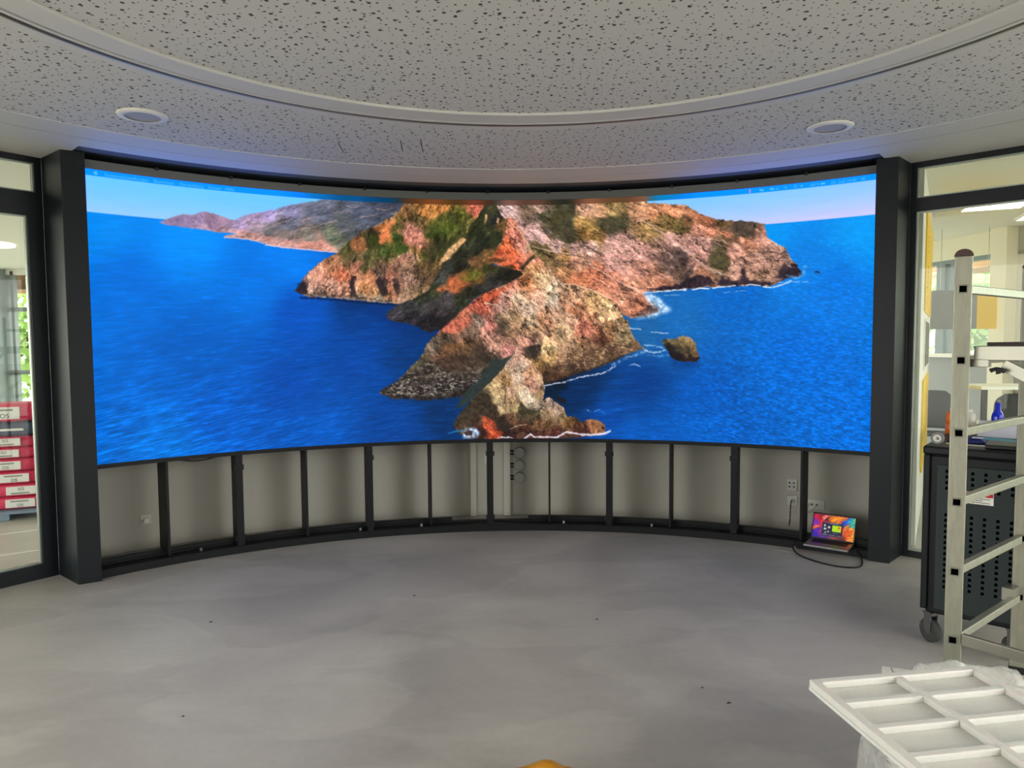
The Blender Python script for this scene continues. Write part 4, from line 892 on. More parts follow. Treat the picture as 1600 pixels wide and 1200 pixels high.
# partition with prints, running away from the window
pw, dw = Vector((3.12, 5.44, 0)), Vector((0.523, 0.853, 0))
sw = Vector((-dw.y, dw.x, 0))
part = tag(MB().obox(pw, dw * 2.9, sw * 0.10, (0, 0, 2.93)).build('wall_partition', M['white']), kind='structure')
def print_on(name, t0, t1, z0, z1, m_, label, cat, grp=None):
    o = MB().obox(pw + dw * t0 - sw * 0.012 + Vector((0, 0, z0)), dw * (t1 - t0), sw * 0.011, (0, 0, z1 - z0)).build(name, m_)
    return tag(o, label, cat, grp)
p1 = print_on('yellow_banner', 0.70, 2.88, 1.84, 2.74, M['yellow'], 'tall yellow banner with a column of small black characters, behind the right window', 'banner')
lt = MB()
random.seed(4)
for k in range(16):
    if k in (6, 7): continue
    z = 2.60 - k * 0.045
    q_ = pw + dw * 1.15 - sw * 0.0125 + Vector((0, 0, z)); wdt = random.uniform(0.06, 0.2)
    lt.add([q_, q_ + dw * wdt, q_ + dw * wdt + Vector((0, 0, .022)), q_ + Vector((0, 0, .022))], [(0, 1, 2, 3)])
extra_faces(p1, lt, M['ink'])
p2 = print_on('framed_screen', 0.85, 2.5, 1.33, 1.78, M['white'], 'dark panel in a white frame below the tall yellow banner', 'picture')
MB().obox(pw + dw * 0.9 - sw * 0.0145 + Vector((0, 0, 1.36)), dw * 1.35, sw * 0.002, (0, 0, 0.40)).build('dark_panel', M['darkprint'], p2)
print_on('yellow_poster', 0.75, 2.6, 0.45, 1.25, M['yellow'], 'plain yellow poster low on the partition, under the dark framed panel', 'poster')
# hall facade (left, beyond the sacks)
hf = empty('wall_hall', kind='structure')
def hx(px, y=12.5): return (px - 800.0) / FOC * y * 1.02
x0, x1 = -13.0, -4.6
fy = 12.5
MB().box((x0, fy, 0), (x1, fy + 0.12, 0.12)).build('base_rail', M['col_grey'], hf)
MB().box((x0, fy, 2.20), (x1, fy + 0.12, 2.27)).build('transom', M['col_grey'], hf)
MB().box((x0, fy, 1.10), (x1, fy + 0.12, 1.17)).build('transom', M['col_grey'], hf)
MB().box((x0, fy, 2.84), (x1, fy + 0.12, 2.93)).build('head_rail', M['white'], hf)
MB().box((x0, fy + 0.125, 0.12), (x1, fy + 0.133, 2.84)).build('glass_pane', M['glass_coated'], hf)
MB().box((-9.5, fy - 0.35, 0), (-8.82, fy + 0.1, 2.93)).build('column', M['col_grey'], hf)
MB().box((-8.75, fy, 0.12), (-8.70, fy + 0.1, 2.9)).build('mullion', M['col_grey'], hf)
for xx in (-12.0, -7.4, -6.2): MB().box((xx, fy, 0.12), (xx + 0.07, fy + 0.1, 2.9)).build('mullion', M['col_grey'], hf)

# ============================================================ the curved display
wall = empty('video_wall', pol(RS, (TA + TB) / 2, 0.788), label='large curved LED video wall showing a rocky island in a blue sea', cat='video wall')
wo = Vector(wall.location)
ZT, ZB = 2.776, 0.788
U0, U1 = 0.0, 6.0
NU, NV = 1200, 400
pic = paint_sea_picture(NU + 1, NV + 1, OCEAN, LAYERS)
uu, vv = np.meshgrid(np.arange(NU + 1) / NU * 6.0, np.arange(NV + 1) / NV)
th = TH0 + uu / RS
co = np.stack([CX + RS * np.sin(th) - wo.x, CY + RS * np.cos(th) - wo.y, ZT - vv * (ZT - ZB) - wo.z], -1).reshape(-1, 3)
me = bpy.data.meshes.new('picture')
nv_, nf_ = co.shape[0], NU * NV
idx = np.arange(nv_).reshape(NV + 1, NU + 1)
quads = np.stack([idx[:-1, :-1], idx[1:, :-1], idx[1:, 1:], idx[:-1, 1:]], -1).reshape(-1, 4)
me.vertices.add(nv_); me.vertices.foreach_set('co', co.astype(np.float32).ravel())
me.loops.add(nf_ * 4); me.loops.foreach_set('vertex_index', quads.astype(np.int32).ravel())
me.polygons.add(nf_); me.polygons.foreach_set('loop_start', (np.arange(nf_) * 4).astype(np.int32))
me.update(calc_edges=True)
at = me.color_attributes.new('picture', 'FLOAT_COLOR', 'POINT')
pl = np.where(pic <= 0.04045, pic / 12.92, ((pic + 0.055) / 1.055) ** 2.4)
pl[..., 2] *= 1 + 1.2 * np.clip((blur(pic[..., 2], 3) - 0.84) / 0.14, 0, 1) * (vv < 0.1425)      # blue diodes driven past the picture's white
at.data.foreach_set('color', np.concatenate([pl, np.ones(pl.shape[:2] + (1,))], -1).astype(np.float32).ravel())
pm = bpy.data.materials.new('lit LED picture'); pm.use_nodes = True
t = pm.node_tree; bs = t.nodes['Principled BSDF']
bs.inputs['Base Color'].default_value = (0.01, 0.01, 0.01, 1); bs.inputs['Roughness'].default_value = 0.7
bs.inputs['Specular IOR Level'].default_value = 0.0
an = t.nodes.new('ShaderNodeAttribute'); an.attribute_name = 'picture'
t.links.new(an.outputs['Color'], bs.inputs['Emission Color'])
SCREEN_STRENGTH = 1.1
bs.inputs['Emission Strength'].default_value = SCREEN_STRENGTH
me.materials.append(pm)
po = bpy.data.objects.new('picture', me); COL.objects.link(po); po.parent = wall
def world_part(B, name, m, parent, **k):
    """mesh given in world coordinates, parented to an empty that is not at the origin"""
    ox, oy, oz = parent.location
    B.v = [(x - ox, y - oy, z - oz) for x, y, z in B.v]
    return B.build(name, m, parent, **k)
world_part(MB().arc(RS + 0.004, RS + 0.085, ZB, ZT, TA, TB, 96), 'cabinet_back', M['black'], wall)
world_part(MB().arc(RS - 0.004, RS + 0.085, ZB - 0.030, ZB - 0.001, TA, TB, 96), 'bottom_trim', M['steel_dark'], wall)
world_part(MB().arc(RS - 0.002, RS + 0.085, ZT + 0.001, ZT + 0.060, TA, TB, 96), 'top_cover', M['header'], wall)
for i in range(1, 12):
    p = pol(RS - 0.006, TH0 + (i * 0.5) / RS, ZT + 0.070)
    world_part(MB().cyl(p, (p[0], p[1], p[2] - 0.02), 0.012, 10), 'levelling_bolt', M['black'], wall)
# menu strip lettering, bent onto the display
em = bpy.data.materials.new('lit lettering'); em.use_nodes = True
eb = em.node_tree.nodes['Principled BSDF']
eb.inputs['Base Color'].default_value = (0, 0, 0, 1)
eb.inputs['Emission Color'].default_value = rgb(70, 185, 252); eb.inputs['Emission Strength'].default_value = 1.0
em2 = bpy.data.materials.new('lit orange'); em2.use_nodes = True
em2.node_tree.nodes['Principled BSDF'].inputs['Base Color'].default_value = (0, 0, 0, 1)
em2.node_tree.nodes['Principled BSDF'].inputs['Emission Color'].default_value = rgb(225, 130, 190)
em2.node_tree.nodes['Principled BSDF'].inputs['Emission Strength'].default_value = 1.0
def bend(vs, u, z, sc=1.0):
    out = []
    for x, y, _ in vs:
        p = pol(RS - 0.004, TH0 + (u + x * sc) / RS, z + y * sc); out.append((p[0], p[1], p[2]))
    return out
def menu_text(body, u0, u1, v=0.020, name='menu_lettering', size=0.030):
    vs, fs = text_mesh(body, size)
    w_ = max(q[0] for q in vs) or 1
    k = (u1 - u0) / w_
    vs = [(x * k, y, 0) for x, y, _ in vs]
    world_part(MB().add(bend(vs, u0, ZT - v - 0.013), fs), name, em, wall)
for body, a, b_ in (('Systemeinstellungen', .172, .446), ('Bearbeiten', .478, .612), ('Darstellung', .645, .808), ('Fenster', .84, .93), ('Hilfe', .958, 1.022),
                    ('100 %', 5.523, 5.59), ('22. Juli', 5.668, 5.763), ('14:40', 5.771, 5.84)):
    menu_text(body, a, b_, 0.023)
def glyph(poly, u, name='menu_icon', m=em, z=None):
    z = ZT - 0.024 if z is None else z
    world_part(MB().add(bend([(x, y, 0) for x, y in poly], u, z), [tuple(range(len(poly)))]), name, m, wall)
# fruit shaped emblem with a bite and a leaf
ap = []
for k in range(28):
    a = math.pi / 2 + 2 * math.pi * k / 28
    r = 0.0125 * (1 + 0.10 * math.cos(2 * a)) 
    x, y = r * math.cos(a), r * math.sin(a) * 0.98
    if abs(a % (2 * math.pi) - math.pi / 2) < 0.2: y -= 0.002
    if math.hypot(x - 0.0155, y - 0.001) < 0.0062: x = 0.0095
    ap.append((x, y))
glyph(ap, 0.120)
glyph([(0.000, 0.0135), (0.0055, 0.0150), (0.0065, 0.0205), (0.001, 0.0190)], 0.120, 'menu_icon_leaf')
glyph([(-.004, -.014), (.004, -.014), (.004, .014), (-.004, .014)], 5.097, 'menu_dot', em2)
def circle(r, n=14, x=0, y=0): return [(x + r * math.cos(2 * math.pi * k / n), y + r * math.sin(2 * math.pi * k / n)) for k in range(n)]
for u in (5.175, 5.19, 5.25, 5.265): glyph(circle(.009, y=-.002 if u in (5.19, 5.265) else 0.002), u)
glyph([(-.012, -.007), (.012, -.007), (.012, -.003), (-.012, -.003)], 5.297); glyph([(-.006, .002), (.006, .002), (.006, .006), (-.006, .006)], 5.297)
def ringglyph(u, r):
    o_ = circle(r, 16); i_ = circle(r * .65, 16)
    vs = [(x, y, 0) for x, y in o_ + i_]
    world_part(MB().add(bend(vs, u, ZT - .022), [(k, (k + 1) % 16, 16 + (k + 1) % 16, 16 + k) for k in range(16)]), 'menu_icon', em, wall)
ringglyph(5.355, .008); glyph([(.005, -.006), (.012, -.013), (.014, -.011), (.007, -.004)], 5.355); ringglyph(5.425, .011)
glyph([(-.010, -.004), (-.004, -.004), (.004, -.010), (.004, .010), (-.004, .004), (-.010, .004)], 5.47)
glyph([(-.016, -.007), (.014, -.007), (.014, .007), (-.016, .007)], 5.617)
for k in (-1, 0, 1): glyph([(-.013, k * .007 - .002), (.013, k * .007 - .002), (.013, k * .007 + .001), (-.013, k * .007 + .001)], 5.885)

# ============================================================ support frame below the display
sup = empty('support_frame', pol(RS, (TA + TB) / 2, 0), label='black curved steel support frame standing on the floor under the video wall', cat='frame')
world_part(MB().arc(RS, RS + 0.115, 0.0, 0.055, TA, TB, 96), 'base_beam', M['steel_dark'], sup)
world_part(MB().arc(RS + 0.1165, RS + 0.16, 0.0, 0.066, TA, TB, 96), 'rear_rail', M['steel_dark'], sup)
g0, g1 = TH0 + 2.68 / RS, TH0 + 3.32 / RS
for a, b_ in ((TA, g0), (g1, TB)):
    world_part(MB().arc(RS + 0.128, RS + 0.158, 0.067, 0.095, a, b_, 60), 'rear_rail_upstand', M['steel_dark'], sup)
def radial_box(i, wid, dep, z0, z1, dr=0.0):
    t_ = TH0 + i * 0.5 / RS
    c = Vector((math.sin(t_), math.cos(t_), 0)); s_ = Vector((c.y, -c.x, 0))
    o = Vector((CX, CY, 0)) + c * (RS + dr) - s_ * wid / 2 + Vector((0, 0, z0))
    return MB().obox(o, s_ * wid, c * dep, (0, 0, z1 - z0))
for i in range(1, 12):
    if i % 2 == 0:
        q = world_part(radial_box(i, 0.050, 0.20, 0.056, ZB - 0.031, 0.012), 'main_post', M['steel_dark'], sup)
        for z in (0.115, 0.66):
            for s_ in (-1, 1):
                t_ = TH0 + (i * 0.5 + s_ * 0.028) / RS
                p = Vector(pol(RS + 0.03, t_, z)) - Vector(sup.location)
                MB().cyl(p - Vector((0, 0, .02)), p + Vector((0, 0, .02)), 0.009, 8).build('clamp_screw', M['black'], q)
    else:
        world_part(radial_box(i, 0.016, 0.28, 0.068, ZB - 0.031, 0.012), 'slim_post', M['steel_dark'], sup)
for u in (0.72, 1.92, 2.42, 3.62, 4.35):
    p = pol(RS + 0.05, TH0 + u / RS, 0.056)
    world_part(MB().cyl(p, (p[0], p[1], 0.075), 0.011, 8), 'anchor_bolt', M['bead'], sup)
# cable loop sagging under the display in the second bay
pts = []
for k in range(15):
    s_ = k / 14.0
    pts.append(pol(RS + 0.10, TH0 + (0.58 + 0.30 * s_) / RS, ZB - 0.036 - 0.022 * math.sin(math.pi * s_)))
tag(MB().tube(pts, 0.006).build('cable_loop', M['cable'], smooth=True), 'short black cable sagging below the video wall in the second bay from the left', 'cable')

# things on the backing wall
def wall_frame(t_, z):
    c = Vector((math.sin(t_), math.cos(t_), 0)); s_ = Vector((c.y, -c.x, 0))
    k = math.floor((t_ - t0) / ((t1 - t0) / nf)); hm = (t1 - t0) / nf / 2
    tm = t0 + (k + 0.5) * (t1 - t0) / nf
    cm = Vector((math.sin(tm), math.cos(tm), 0)); sm = Vector((cm.y, -cm.x, 0))
    dist = 4.74 * math.cos(hm)
    r_ = dist / c.dot(cm)
    return Vector((CX, CY, z)) + c * r_, sm, -cm
def thdir(px, py, r):     # bearing (about the room centre) of a point seen at px
    X = (px - 800.0) / FOC; a = 1 + X * X; b__ = -2 * (X * CX + CY); cc = CX * CX + CY * CY - r * r
    y = (-b__ + math.sqrt(b__ * b__ - 4 * a * cc)) / 2 / a
    return math.atan2(X * y - CX, y - CY)
def wall_box(th_, z0, z1, wid, dep, name, m, parent=None, off=0.001, bev=0.004):
    p, s_, n_ = wall_frame(th_, z0)
    B = MB().obox(s_ * (-wid / 2) + n_ * off, s_ * wid, n_ * dep, (0, 0, z1 - z0))
    return B.build(name, m, parent, loc=tuple(p), bevel=bev)
A1 = 4.70
def socket(th_, z, wd, hh, label, holes=1, grp=None, nm='wall_socket'):
    o = tag(wall_box(th_, z - hh / 2, z + hh / 2, wd, 0.012, nm, M['socket']), label, 'socket', grp)
    p, s_, n_ = wall_frame(th_, 0)
    for k in range(holes):
        zc = hh / 2 + ((k // 2) - (0.5 if holes > 2 else 0)) * 0.034
        xc = ((k % 2) - 0.5) * 0.036 if holes > 1 else 0
        B = MB().cyl(s_ * xc + n_ * 0.0135 + Vector((0, 0, zc)), s_ * xc + n_ * 0.017 + Vector((0, 0, zc)), 0.019 if holes == 1 else 0.009, 16)
        B.build('outlet', M['darkprint'] if holes > 1 else M['socket'], o)
    return o
s1 = socket(thdir(220, 819, A1), 0.235, 0.082, 0.082, 'white square wall socket with a plug in it, in the leftmost bay')
p, s_, n_ = wall_frame(thdir(220, 819, A1), 0)
MB().cyl(n_ * 0.0175 + Vector((0, 0, .04)), n_ * 0.05 + Vector((0, 0, .04)), 0.020, 14).build('plug', M['white'], s1)
s2 = socket(thdir(1240, 760, A1), 0.385, 0.085, 0.10, 'white data socket with four dark ports, left of the rightmost post', 4)
s3 = socket(thdir(1241, 786, A1), 0.252, 0.085, 0.082, 'white wall socket feeding a thin black lead, under the data socket')
s4 = socket(thdir(1276, 790, A1), 0.235, 0.16, 0.082, 'white double wall socket behind the laptop', 2)
s5 = socket(thdir(763, 719, A1), 0.53, 0.09, 0.09, 'white switch box on the wall trunking behind the middle post')
for k, z in enumerate((0.585, 0.467, 0.352)):
    th_ = thdir(811, 711, A1)
    p, s_, n_ = wall_frame(th_, z)
    o = MB().add(*(lambda B: (B.v, B.f))(MB().cyl(n_ * 0.001, n_ * 0.045, 0.052, 8))).build('junction_box', M['junction'], loc=tuple(p), bevel=0.006)
    tag(o, ['topmost', 'middle', 'lowest'][k] + ' of three grey junction boxes on the back wall right of the middle post', 'junction box', 'junction boxes in a column')
    for dz in (-0.014, 0.014):
        MB().cyl(s_ * -0.053 + n_ * .02 + Vector((0, 0, dz)), s_ * -0.085 + n_ * .02 + Vector((0, 0, dz)), 0.008, 8).build('cable_gland', M['black'], o)
for k, (px, wd, lb) in enumerate(((738, .055, 'left white vertical cable trunking with a dark seam beside the middle post'), (791, .060, 'right white vertical cable trunking between the middle post and the junction boxes'))):
    o = wall_box(thdir(px, 750, A1), 0.0, 2.6, wd, 0.035, 'cable_trunking', M['trunking'])
    tag(o, lb, 'trunking', 'cable trunking on the back wall')

# ============================================================ ceiling speakers
def speaker(x, y, lb):
    r = empty('ceiling_speaker', (x, y, CEIL), label=lb, cat='speaker', group='round ceiling speakers')
    MB().lathe([(0.092, -0.012), (0.10, -0.014), (0.128, -0.008), (0.133, -0.001), (0.092, -0.001)], 48, cap=False).build('rim', M['white'], r, smooth=True)
    g = M['grille']
    MB().lathe([(0.001, -0.006), (0.05, -0.006), (0.0915, -0.006), (0.0915, -0.0015), (0.001, -0.0015)], 48, cap=False).build('grille', g, r)
    return r
speaker(-2.033, 4.016, 'round white ceiling speaker at the left, lit bluish by the video wall')
speaker(1.906, 4.319, 'round white ceiling speaker at the right of the room')

# ============================================================ laptop on the base beam
fl_, fr_ = Vector((2.173, 5.305, 0)), Vector((2.424, 5.116, 0))
ex = (fr_ - fl_).normalized(); ey = Vector((-ex.y, ex.x, 0))
rz = math.atan2(ex.y, ex.x)
LW, LD = 0.312, 0.215
# stands half on the base beam: rear edge carried by the beam, front edge propped on its adapter
lap = empty('laptop', (2.183, 5.272, 0.0575), rz=rz, label='open silver laptop with a colourful screen at the right end of the support frame', cat='laptop')
bb = MB().box((0, 0, 0), (LW, LD, 0.014)); bb.build('base', M['laptop'], lap, bevel=0.003)
MB().box((0.03, 0.095, 0.0142), (LW - 0.03, LD - 0.02, 0.0155)).build('keyboard', M['keys'], lap)
MB().box((LW / 2 - .06, 0.01, 0.0142), (LW / 2 + .06, 0.085, 0.0148)).build('trackpad', M['alu_bright'], lap)
tilt = D(24)
ly, lz = math.sin(tilt), math.cos(tilt)
up = Vector((0, ly, lz)); bk = Vector((0, lz, -ly))
o0 = Vector((0, LD - 0.004, 0.016))
LH = 0.202
lid = MB().obox(o0, (LW, 0, 0), bk * 0.006, up * LH).build('lid', M['laptop'], lap, bevel=0.002)
MB().obox(o0 - bk * 0.0012, (LW, 0, 0), bk * 0.001, up * LH).build('bezel', M['black'], lap)
def laptop_screen():
    m = bpy.data.materials.new('lit laptop picture'); m.use_nodes = True
    t = m.node_tree; b = t.nodes['Principled BSDF']
    b.inputs['Base Color'].default_value = (.01, .01, .01, 1); b.inputs['Roughness'].default_value = .3
    a = t.nodes.new('ShaderNodeAttribute'); a.attribute_name = 'picture'
    t.links.new(a.outputs['Color'], b.inputs['Emission Color']); b.inputs['Emission Strength'].default_value = 1.0
    return m
nu, nv = 132, 84
X, Y = np.meshgrid(np.linspace(0, 1, nu + 1), np.linspace(0, 1, nv + 1))   # Y up from the bottom
def sm(a, b, x): return np.clip((x - a) / (b - a), 0, 1)
wob = 0.05 * vnoise(X * 5, Y * 5, 3) + 0.02 * vnoise(X * 14, Y * 14, 4)
pc = idw(X * 100 + wob * 160, Y * 70 + wob * 160, [(3, 3, 40, 20, 150), (3, 20, 70, 20, 170), (6, 32, 225, 90, 60), (10, 45, 110, 30, 170), (12, 60, 190, 20, 60), (22, 66, 150, 10, 30), (28, 55, 210, 30, 40), (34, 66, 235, 120, 110), (40, 62, 70, 15, 25),
     (48, 62, 220, 110, 30), (58, 62, 240, 150, 40), (64, 55, 225, 110, 30), (72, 66, 230, 100, 40), (76, 52, 40, 50, 160), (82, 56, 40, 80, 200), (88, 58, 30, 150, 190), (94, 62, 90, 190, 110), (96, 48, 60, 160, 150), (88, 46, 200, 120, 50), (84, 30, 225, 90, 30), (92, 34, 240, 150, 60), (86, 14, 215, 80, 20), (96, 14, 240, 150, 50), (80, 5, 90, 30, 50), (94, 3, 220, 120, 60)], 5.0)
sw_ = np.sin((X * 2.2 - Y * 1.4 + wob * 3) * 26); pc = pc * (1 + .14 * sw_[..., None])
def rect(x0, x1, y0, y1, c, a=1.0):
    m_ = ((X >= x0) & (X <= x1) & (Y >= y0) & (Y <= y1)).astype(float)[..., None] * a
    return pc * (1 - m_) + np.array(c, float) * m_
pc = rect(.22, .72, .10, .68, (28, 26, 60)); pc = rect(.22, .72, .62, .68, (50, 48, 84)); pc = rect(.40, .62, .635, .66, (150, 150, 160))
pc = rect(.47, .68, .32, .58, (170, 220, 20)); pc = rect(.60, .66, .44, .54, (230, 110, 20)); pc = rect(.67, .685, .32, .56, (240, 170, 40))
for a in ((.27, .31, .50, .58), (.37, .42, .44, .52), (.27, .33, .36, .44), (.30, .33, .22, .27), (.36, .40, .27, .31)): pc = rect(*a, (190, 195, 180))
for a in ((.25, .36, .14, .17), (.40, .56, .14, .16), (.60, .70, .14, .16), (.50, .62, .24, .26)): pc = rect(*a, (120, 120, 140))
pc = rect(0, 1, .965, 1, (80, 40, 60), .6)
pc = np.clip(pc / 255, 0, 1)
v = [tuple(o0 - bk * 0.0030 + Vector((0.008 + X[j, i] * (LW - 0.016), 0, 0)) + up * (0.010 + Y[j, i] * (LH - 0.020))) for j in range(nv + 1) for i in range(nu + 1)]
f = [(j * (nu + 1) + i, j * (nu + 1) + i + 1, (j + 1) * (nu + 1) + i + 1, (j + 1) * (nu + 1) + i) for j in range(nv) for i in range(nu)]
me = bpy.data.meshes.new('screen'); me.from_pydata(v, [], f); me.update()
a_ = me.color_attributes.new('picture', 'FLOAT_COLOR', 'POINT')
pl = np.where(pc <= 0.04045, pc / 12.92, ((pc + 0.055) / 1.055) ** 2.4)
a_.data.foreach_set('color', np.concatenate([pl, np.ones(pl.shape[:2] + (1,))], -1).astype(np.float32).ravel())
me.materials.append(laptop_screen())
so = bpy.data.objects.new('screen', me); COL.objects.link(so); so.parent = lap

# cables around the laptop
def smooth_path(pts, n=60):
    out = []; P_ = [Vector(p) for p in pts]; P_ = [P_[0]] + P_ + [P_[-1]]
    m_ = len(P_) - 3
    for k in range(n + 1):
        s_ = k / n * m_; i = min(int(s_), m_ - 1); u = s_ - i
        a, b, c, d = P_[i:i + 4]
        out.append(0.5 * ((2 * b) + (c - a) * u + (2 * a - 5 * b + 4 * c - d) * u * u + (3 * b - a - 3 * c + d) * u ** 3))
    return out
tag(MB().tube(smooth_path([(2.165, 5.36, .062), (2.12, 5.31, .035), (2.125, 5.22, .008), (2.17, 5.08, .006), (2.26, 4.955, .006), (2.36, 4.905, .006), (2.44, 4.925, .006), (2.50, 5.01, .006), (2.535, 5.10, .012), (2.53, 5.16, .05), (2.52, 5.21, .068)]), 0.006).build('power_cable', M['cable'], smooth=True),
    'thick black cable looping over the floor in front of the laptop', 'cable')
p, s_, n_ = wall_frame(thdir(1241, 786, A1), 0.252)
q = p + n_ * 0.019
tag(MB().tube(smooth_path([q, q + n_ * 0.05 + Vector((0, 0, .005)), q + n_ * 0.08 - Vector((0, 0, .06)), q + n_ * 0.10 - Vector((0, 0, .15)), q + n_ * 0.14 - Vector((0, 0, .178))], 30), 0.005).build('wall_lead', M['cable'], smooth=True),
    'thin black lead hanging from the wall socket left of the rightmost post', 'cable')
p, s_, n_ = wall_frame(thdir(1268, 790, A1), 0.245)
tag(MB().tube(smooth_path([p + n_ * .02, p + n_ * .06 - Vector((0, 0, .02)), p + n_ * .07 - s_ * .03 - Vector((0, 0, .08)), p + n_ * .05 + s_ * .03 - Vector((0, 0, .05)), p + n_ * .06 + s_ * .06 + Vector((0, 0, .0))], 30), 0.003).build('adapter_lead', M['cable_grey'], smooth=True),
    'tangled thin grey lead in front of the double socket behind the laptop', 'cable')
for k, pts in enumerate((((2.14, 5.33, .040), (2.11, 5.29, .004), (2.05, 5.33, .004), (1.98, 5.36, .004)), ((2.145, 5.32, .036), (2.12, 5.27, .004), (2.07, 5.27, .004), (2.01, 5.24, .004)))):
    tag(MB().tube(smooth_path(pts, 24), 0.003).build('thin_lead', M['cable_grey'], smooth=True), ['thin grey lead on the floor pointing left from the laptop, the rear one', 'thin grey lead on the floor left of the laptop, the front one'][k], 'cable')

# ============================================================ folding aluminium tower (right)
LA = Vector((1.80, 2.85, 0)); e1v = Vector((0.790, 0.613, 0)); e2v = Vector((0.613, -0.790, 0))
tow = empty('scaffold_ladder', tuple(LA), label='silver aluminium folding ladder tower with square rungs and a platform', cat='ladder')
W1 = 0.775
def rail(off):
    B = MB(); o = off
    # rectangular tube 64 x 26 mm, wide face turned to the room
    fd = Vector((0.86, -0.36, 0)).normalized()      # long side of the section
    fd = Vector((0.848, -0.530, 0)); gd = Vector((0.530, 0.848, 0))
    B.obox(o - fd * 0.031 - gd * 0.013 + Vector((0, 0, 0.03)), fd * 0.062, gd * 0.026, (0, 0, 1.90))
    r_ = B.build('rail', M['alu'], tow, bevel=0.003)
    c = MB(); n = 12; vs = []
    for s_ in (0, 1):
        for k in range(n + 1):
            a = math.pi * k / n
            q = o - gd * 0.014 + gd * 0.028 * s_ + fd * (0.033 * math.cos(a)) + Vector((0, 0, 1.93 + 0.028 * math.sin(a)))
            vs.append(q)
    m_ = n + 1
    c.add(vs, [tuple(range(m_)), tuple(range(m_, 2 * m_))[::-1]] + [(k, (k + 1) % m_, m_ + (k + 1) % m_, m_ + k) for k in range(m_)])
    c.build('end_cap', M['cap'], r_)
    MB().obox(o - fd * 0.033 - gd * 0.015, fd * 0.066, gd * 0.030, (0, 0, 0.034)).build('foot', M['black'], r_)
    return r_, fd, gd
holes = (1.80, 1.5165, 1.225, 0.944, 0.658, 0.375)
for off in (Vector((0, 0, 0)), e1v * W1):
    r_, fd, gd = rail(off)
    for z in holes:
        # open square end of each rung showing in the wide face
        MB().obox(off - fd * 0.017 - gd * 0.0165 + Vector((0, 0, z - 0.017)), fd * 0.034, gd * 0.0030, (0, 0, 0.034)).build('rung_end', M['alu_bright'], r_, bevel=0.004)
        MB().obox(off - fd * 0.0125 - gd * 0.0185 + Vector((0, 0, z - 0.0125)), fd * 0.025, gd * 0.0025, (0, 0, 0.025)).build('rung_opening', M['hole'], r_, bevel=0.003)
for z in holes:
    if z == 1.5165: continue
    MB().beam(e1v * 0.036 + Vector((0, 0, z)), e1v * (W1 - 0.036) + Vector((0, 0, z)), 0.030, 0.034).build('rung', M['alu'], tow, bevel=0.003)
MB().beam(e1v * 0.036 + Vector((0, 0, 1.5165)), e1v * (W1 - 0.036) + Vector((0, 0, 1.5165)), 0.030, 0.034).build('rung', M['alu'], tow, bevel=0.003)
# second frame nearer to the right edge and the parts between
W2 = 1.45
for off in (e2v * W2, e2v * W2 + e1v * W1):
    rail(off)
for z in holes:
    MB().beam(e2v * W2 + e1v * 0.036 + Vector((0, 0, z)), e2v * W2 + e1v * (W1 - 0.036) + Vector((0, 0, z)), 0.030, 0.034).build('rung', M['alu'], tow, bevel=0.003)
Zp = 1.545
for s_ in (0.055, W1 - 0.055):
    pb = MB().beam(e1v * s_ + e2v * 0.03 + Vector((0, 0, Zp)), e1v * s_ + e2v * (W2 - 0.03) + Vector((0, 0, Zp)), 0.026, 0.058).build('platform_side', M['alu_bright'], tow, bevel=0.003)
MB().obox(e1v * 0.045 + e2v * 0.075 + Vector((0, 0, Zp + 0.0292)), e2v * (W2 - 0.15), e1v * (W1 - 0.09), (0, 0, 0.014)).build('platform_deck', M['deck'], tow)
for s_ in (0.055, W1 - 0.055):
    MB().beam(e1v * s_ + e2v * 0.015 + Vector((0, 0, 1.505)), e1v * s_ + e2v * 0.085 + Vector((0, 0, 1.505)), 0.030, 0.030).build('platform_hook', M['alu_bright'], tow, bevel=0.002)
    MB().beam(e1v * s_ + e2v * 0.13 + Vector((0, 0, 1.50)), e1v * s_ + e2v * (W2 - 0.04) + Vector((0, 0, 0.795)), 0.012, 0.046).build('diagonal_brace', M['alu_bright'], tow, bevel=0.002)
wn = MB(); c0 = e1v * 0.02 + e2v * 0.12 + Vector((0, 0, 1.487))
for dx, dz in ((-.022, -.010), (.006, -.022), (.026, -.012)):
    wn.cyl(c0, c0 + e2v * dx + Vector((0, 0, dz)), 0.006, 8, 0.009)
wn.build('wing_nut', M['black'], tow, smooth=True)
MB().beam(e2v * 0.036 + Vector((0, 0, 0.385)), e2v * (W2 - 0.036) + Vector((0, 0, 0.385)), 0.022, 0.045).build('bottom_bar', M['alu_bright'], tow, bevel=0.002)
MB().beam(e1v * (W1 - 0.10) + Vector((0, 0, 0.40)) - e2v * 0.018, e1v * (W1 - 0.02) + Vector((0, 0, 0.40)) - e2v * 0.018, 0.05, 0.06).build('bracket', M['alu_bright'], tow, bevel=0.002)

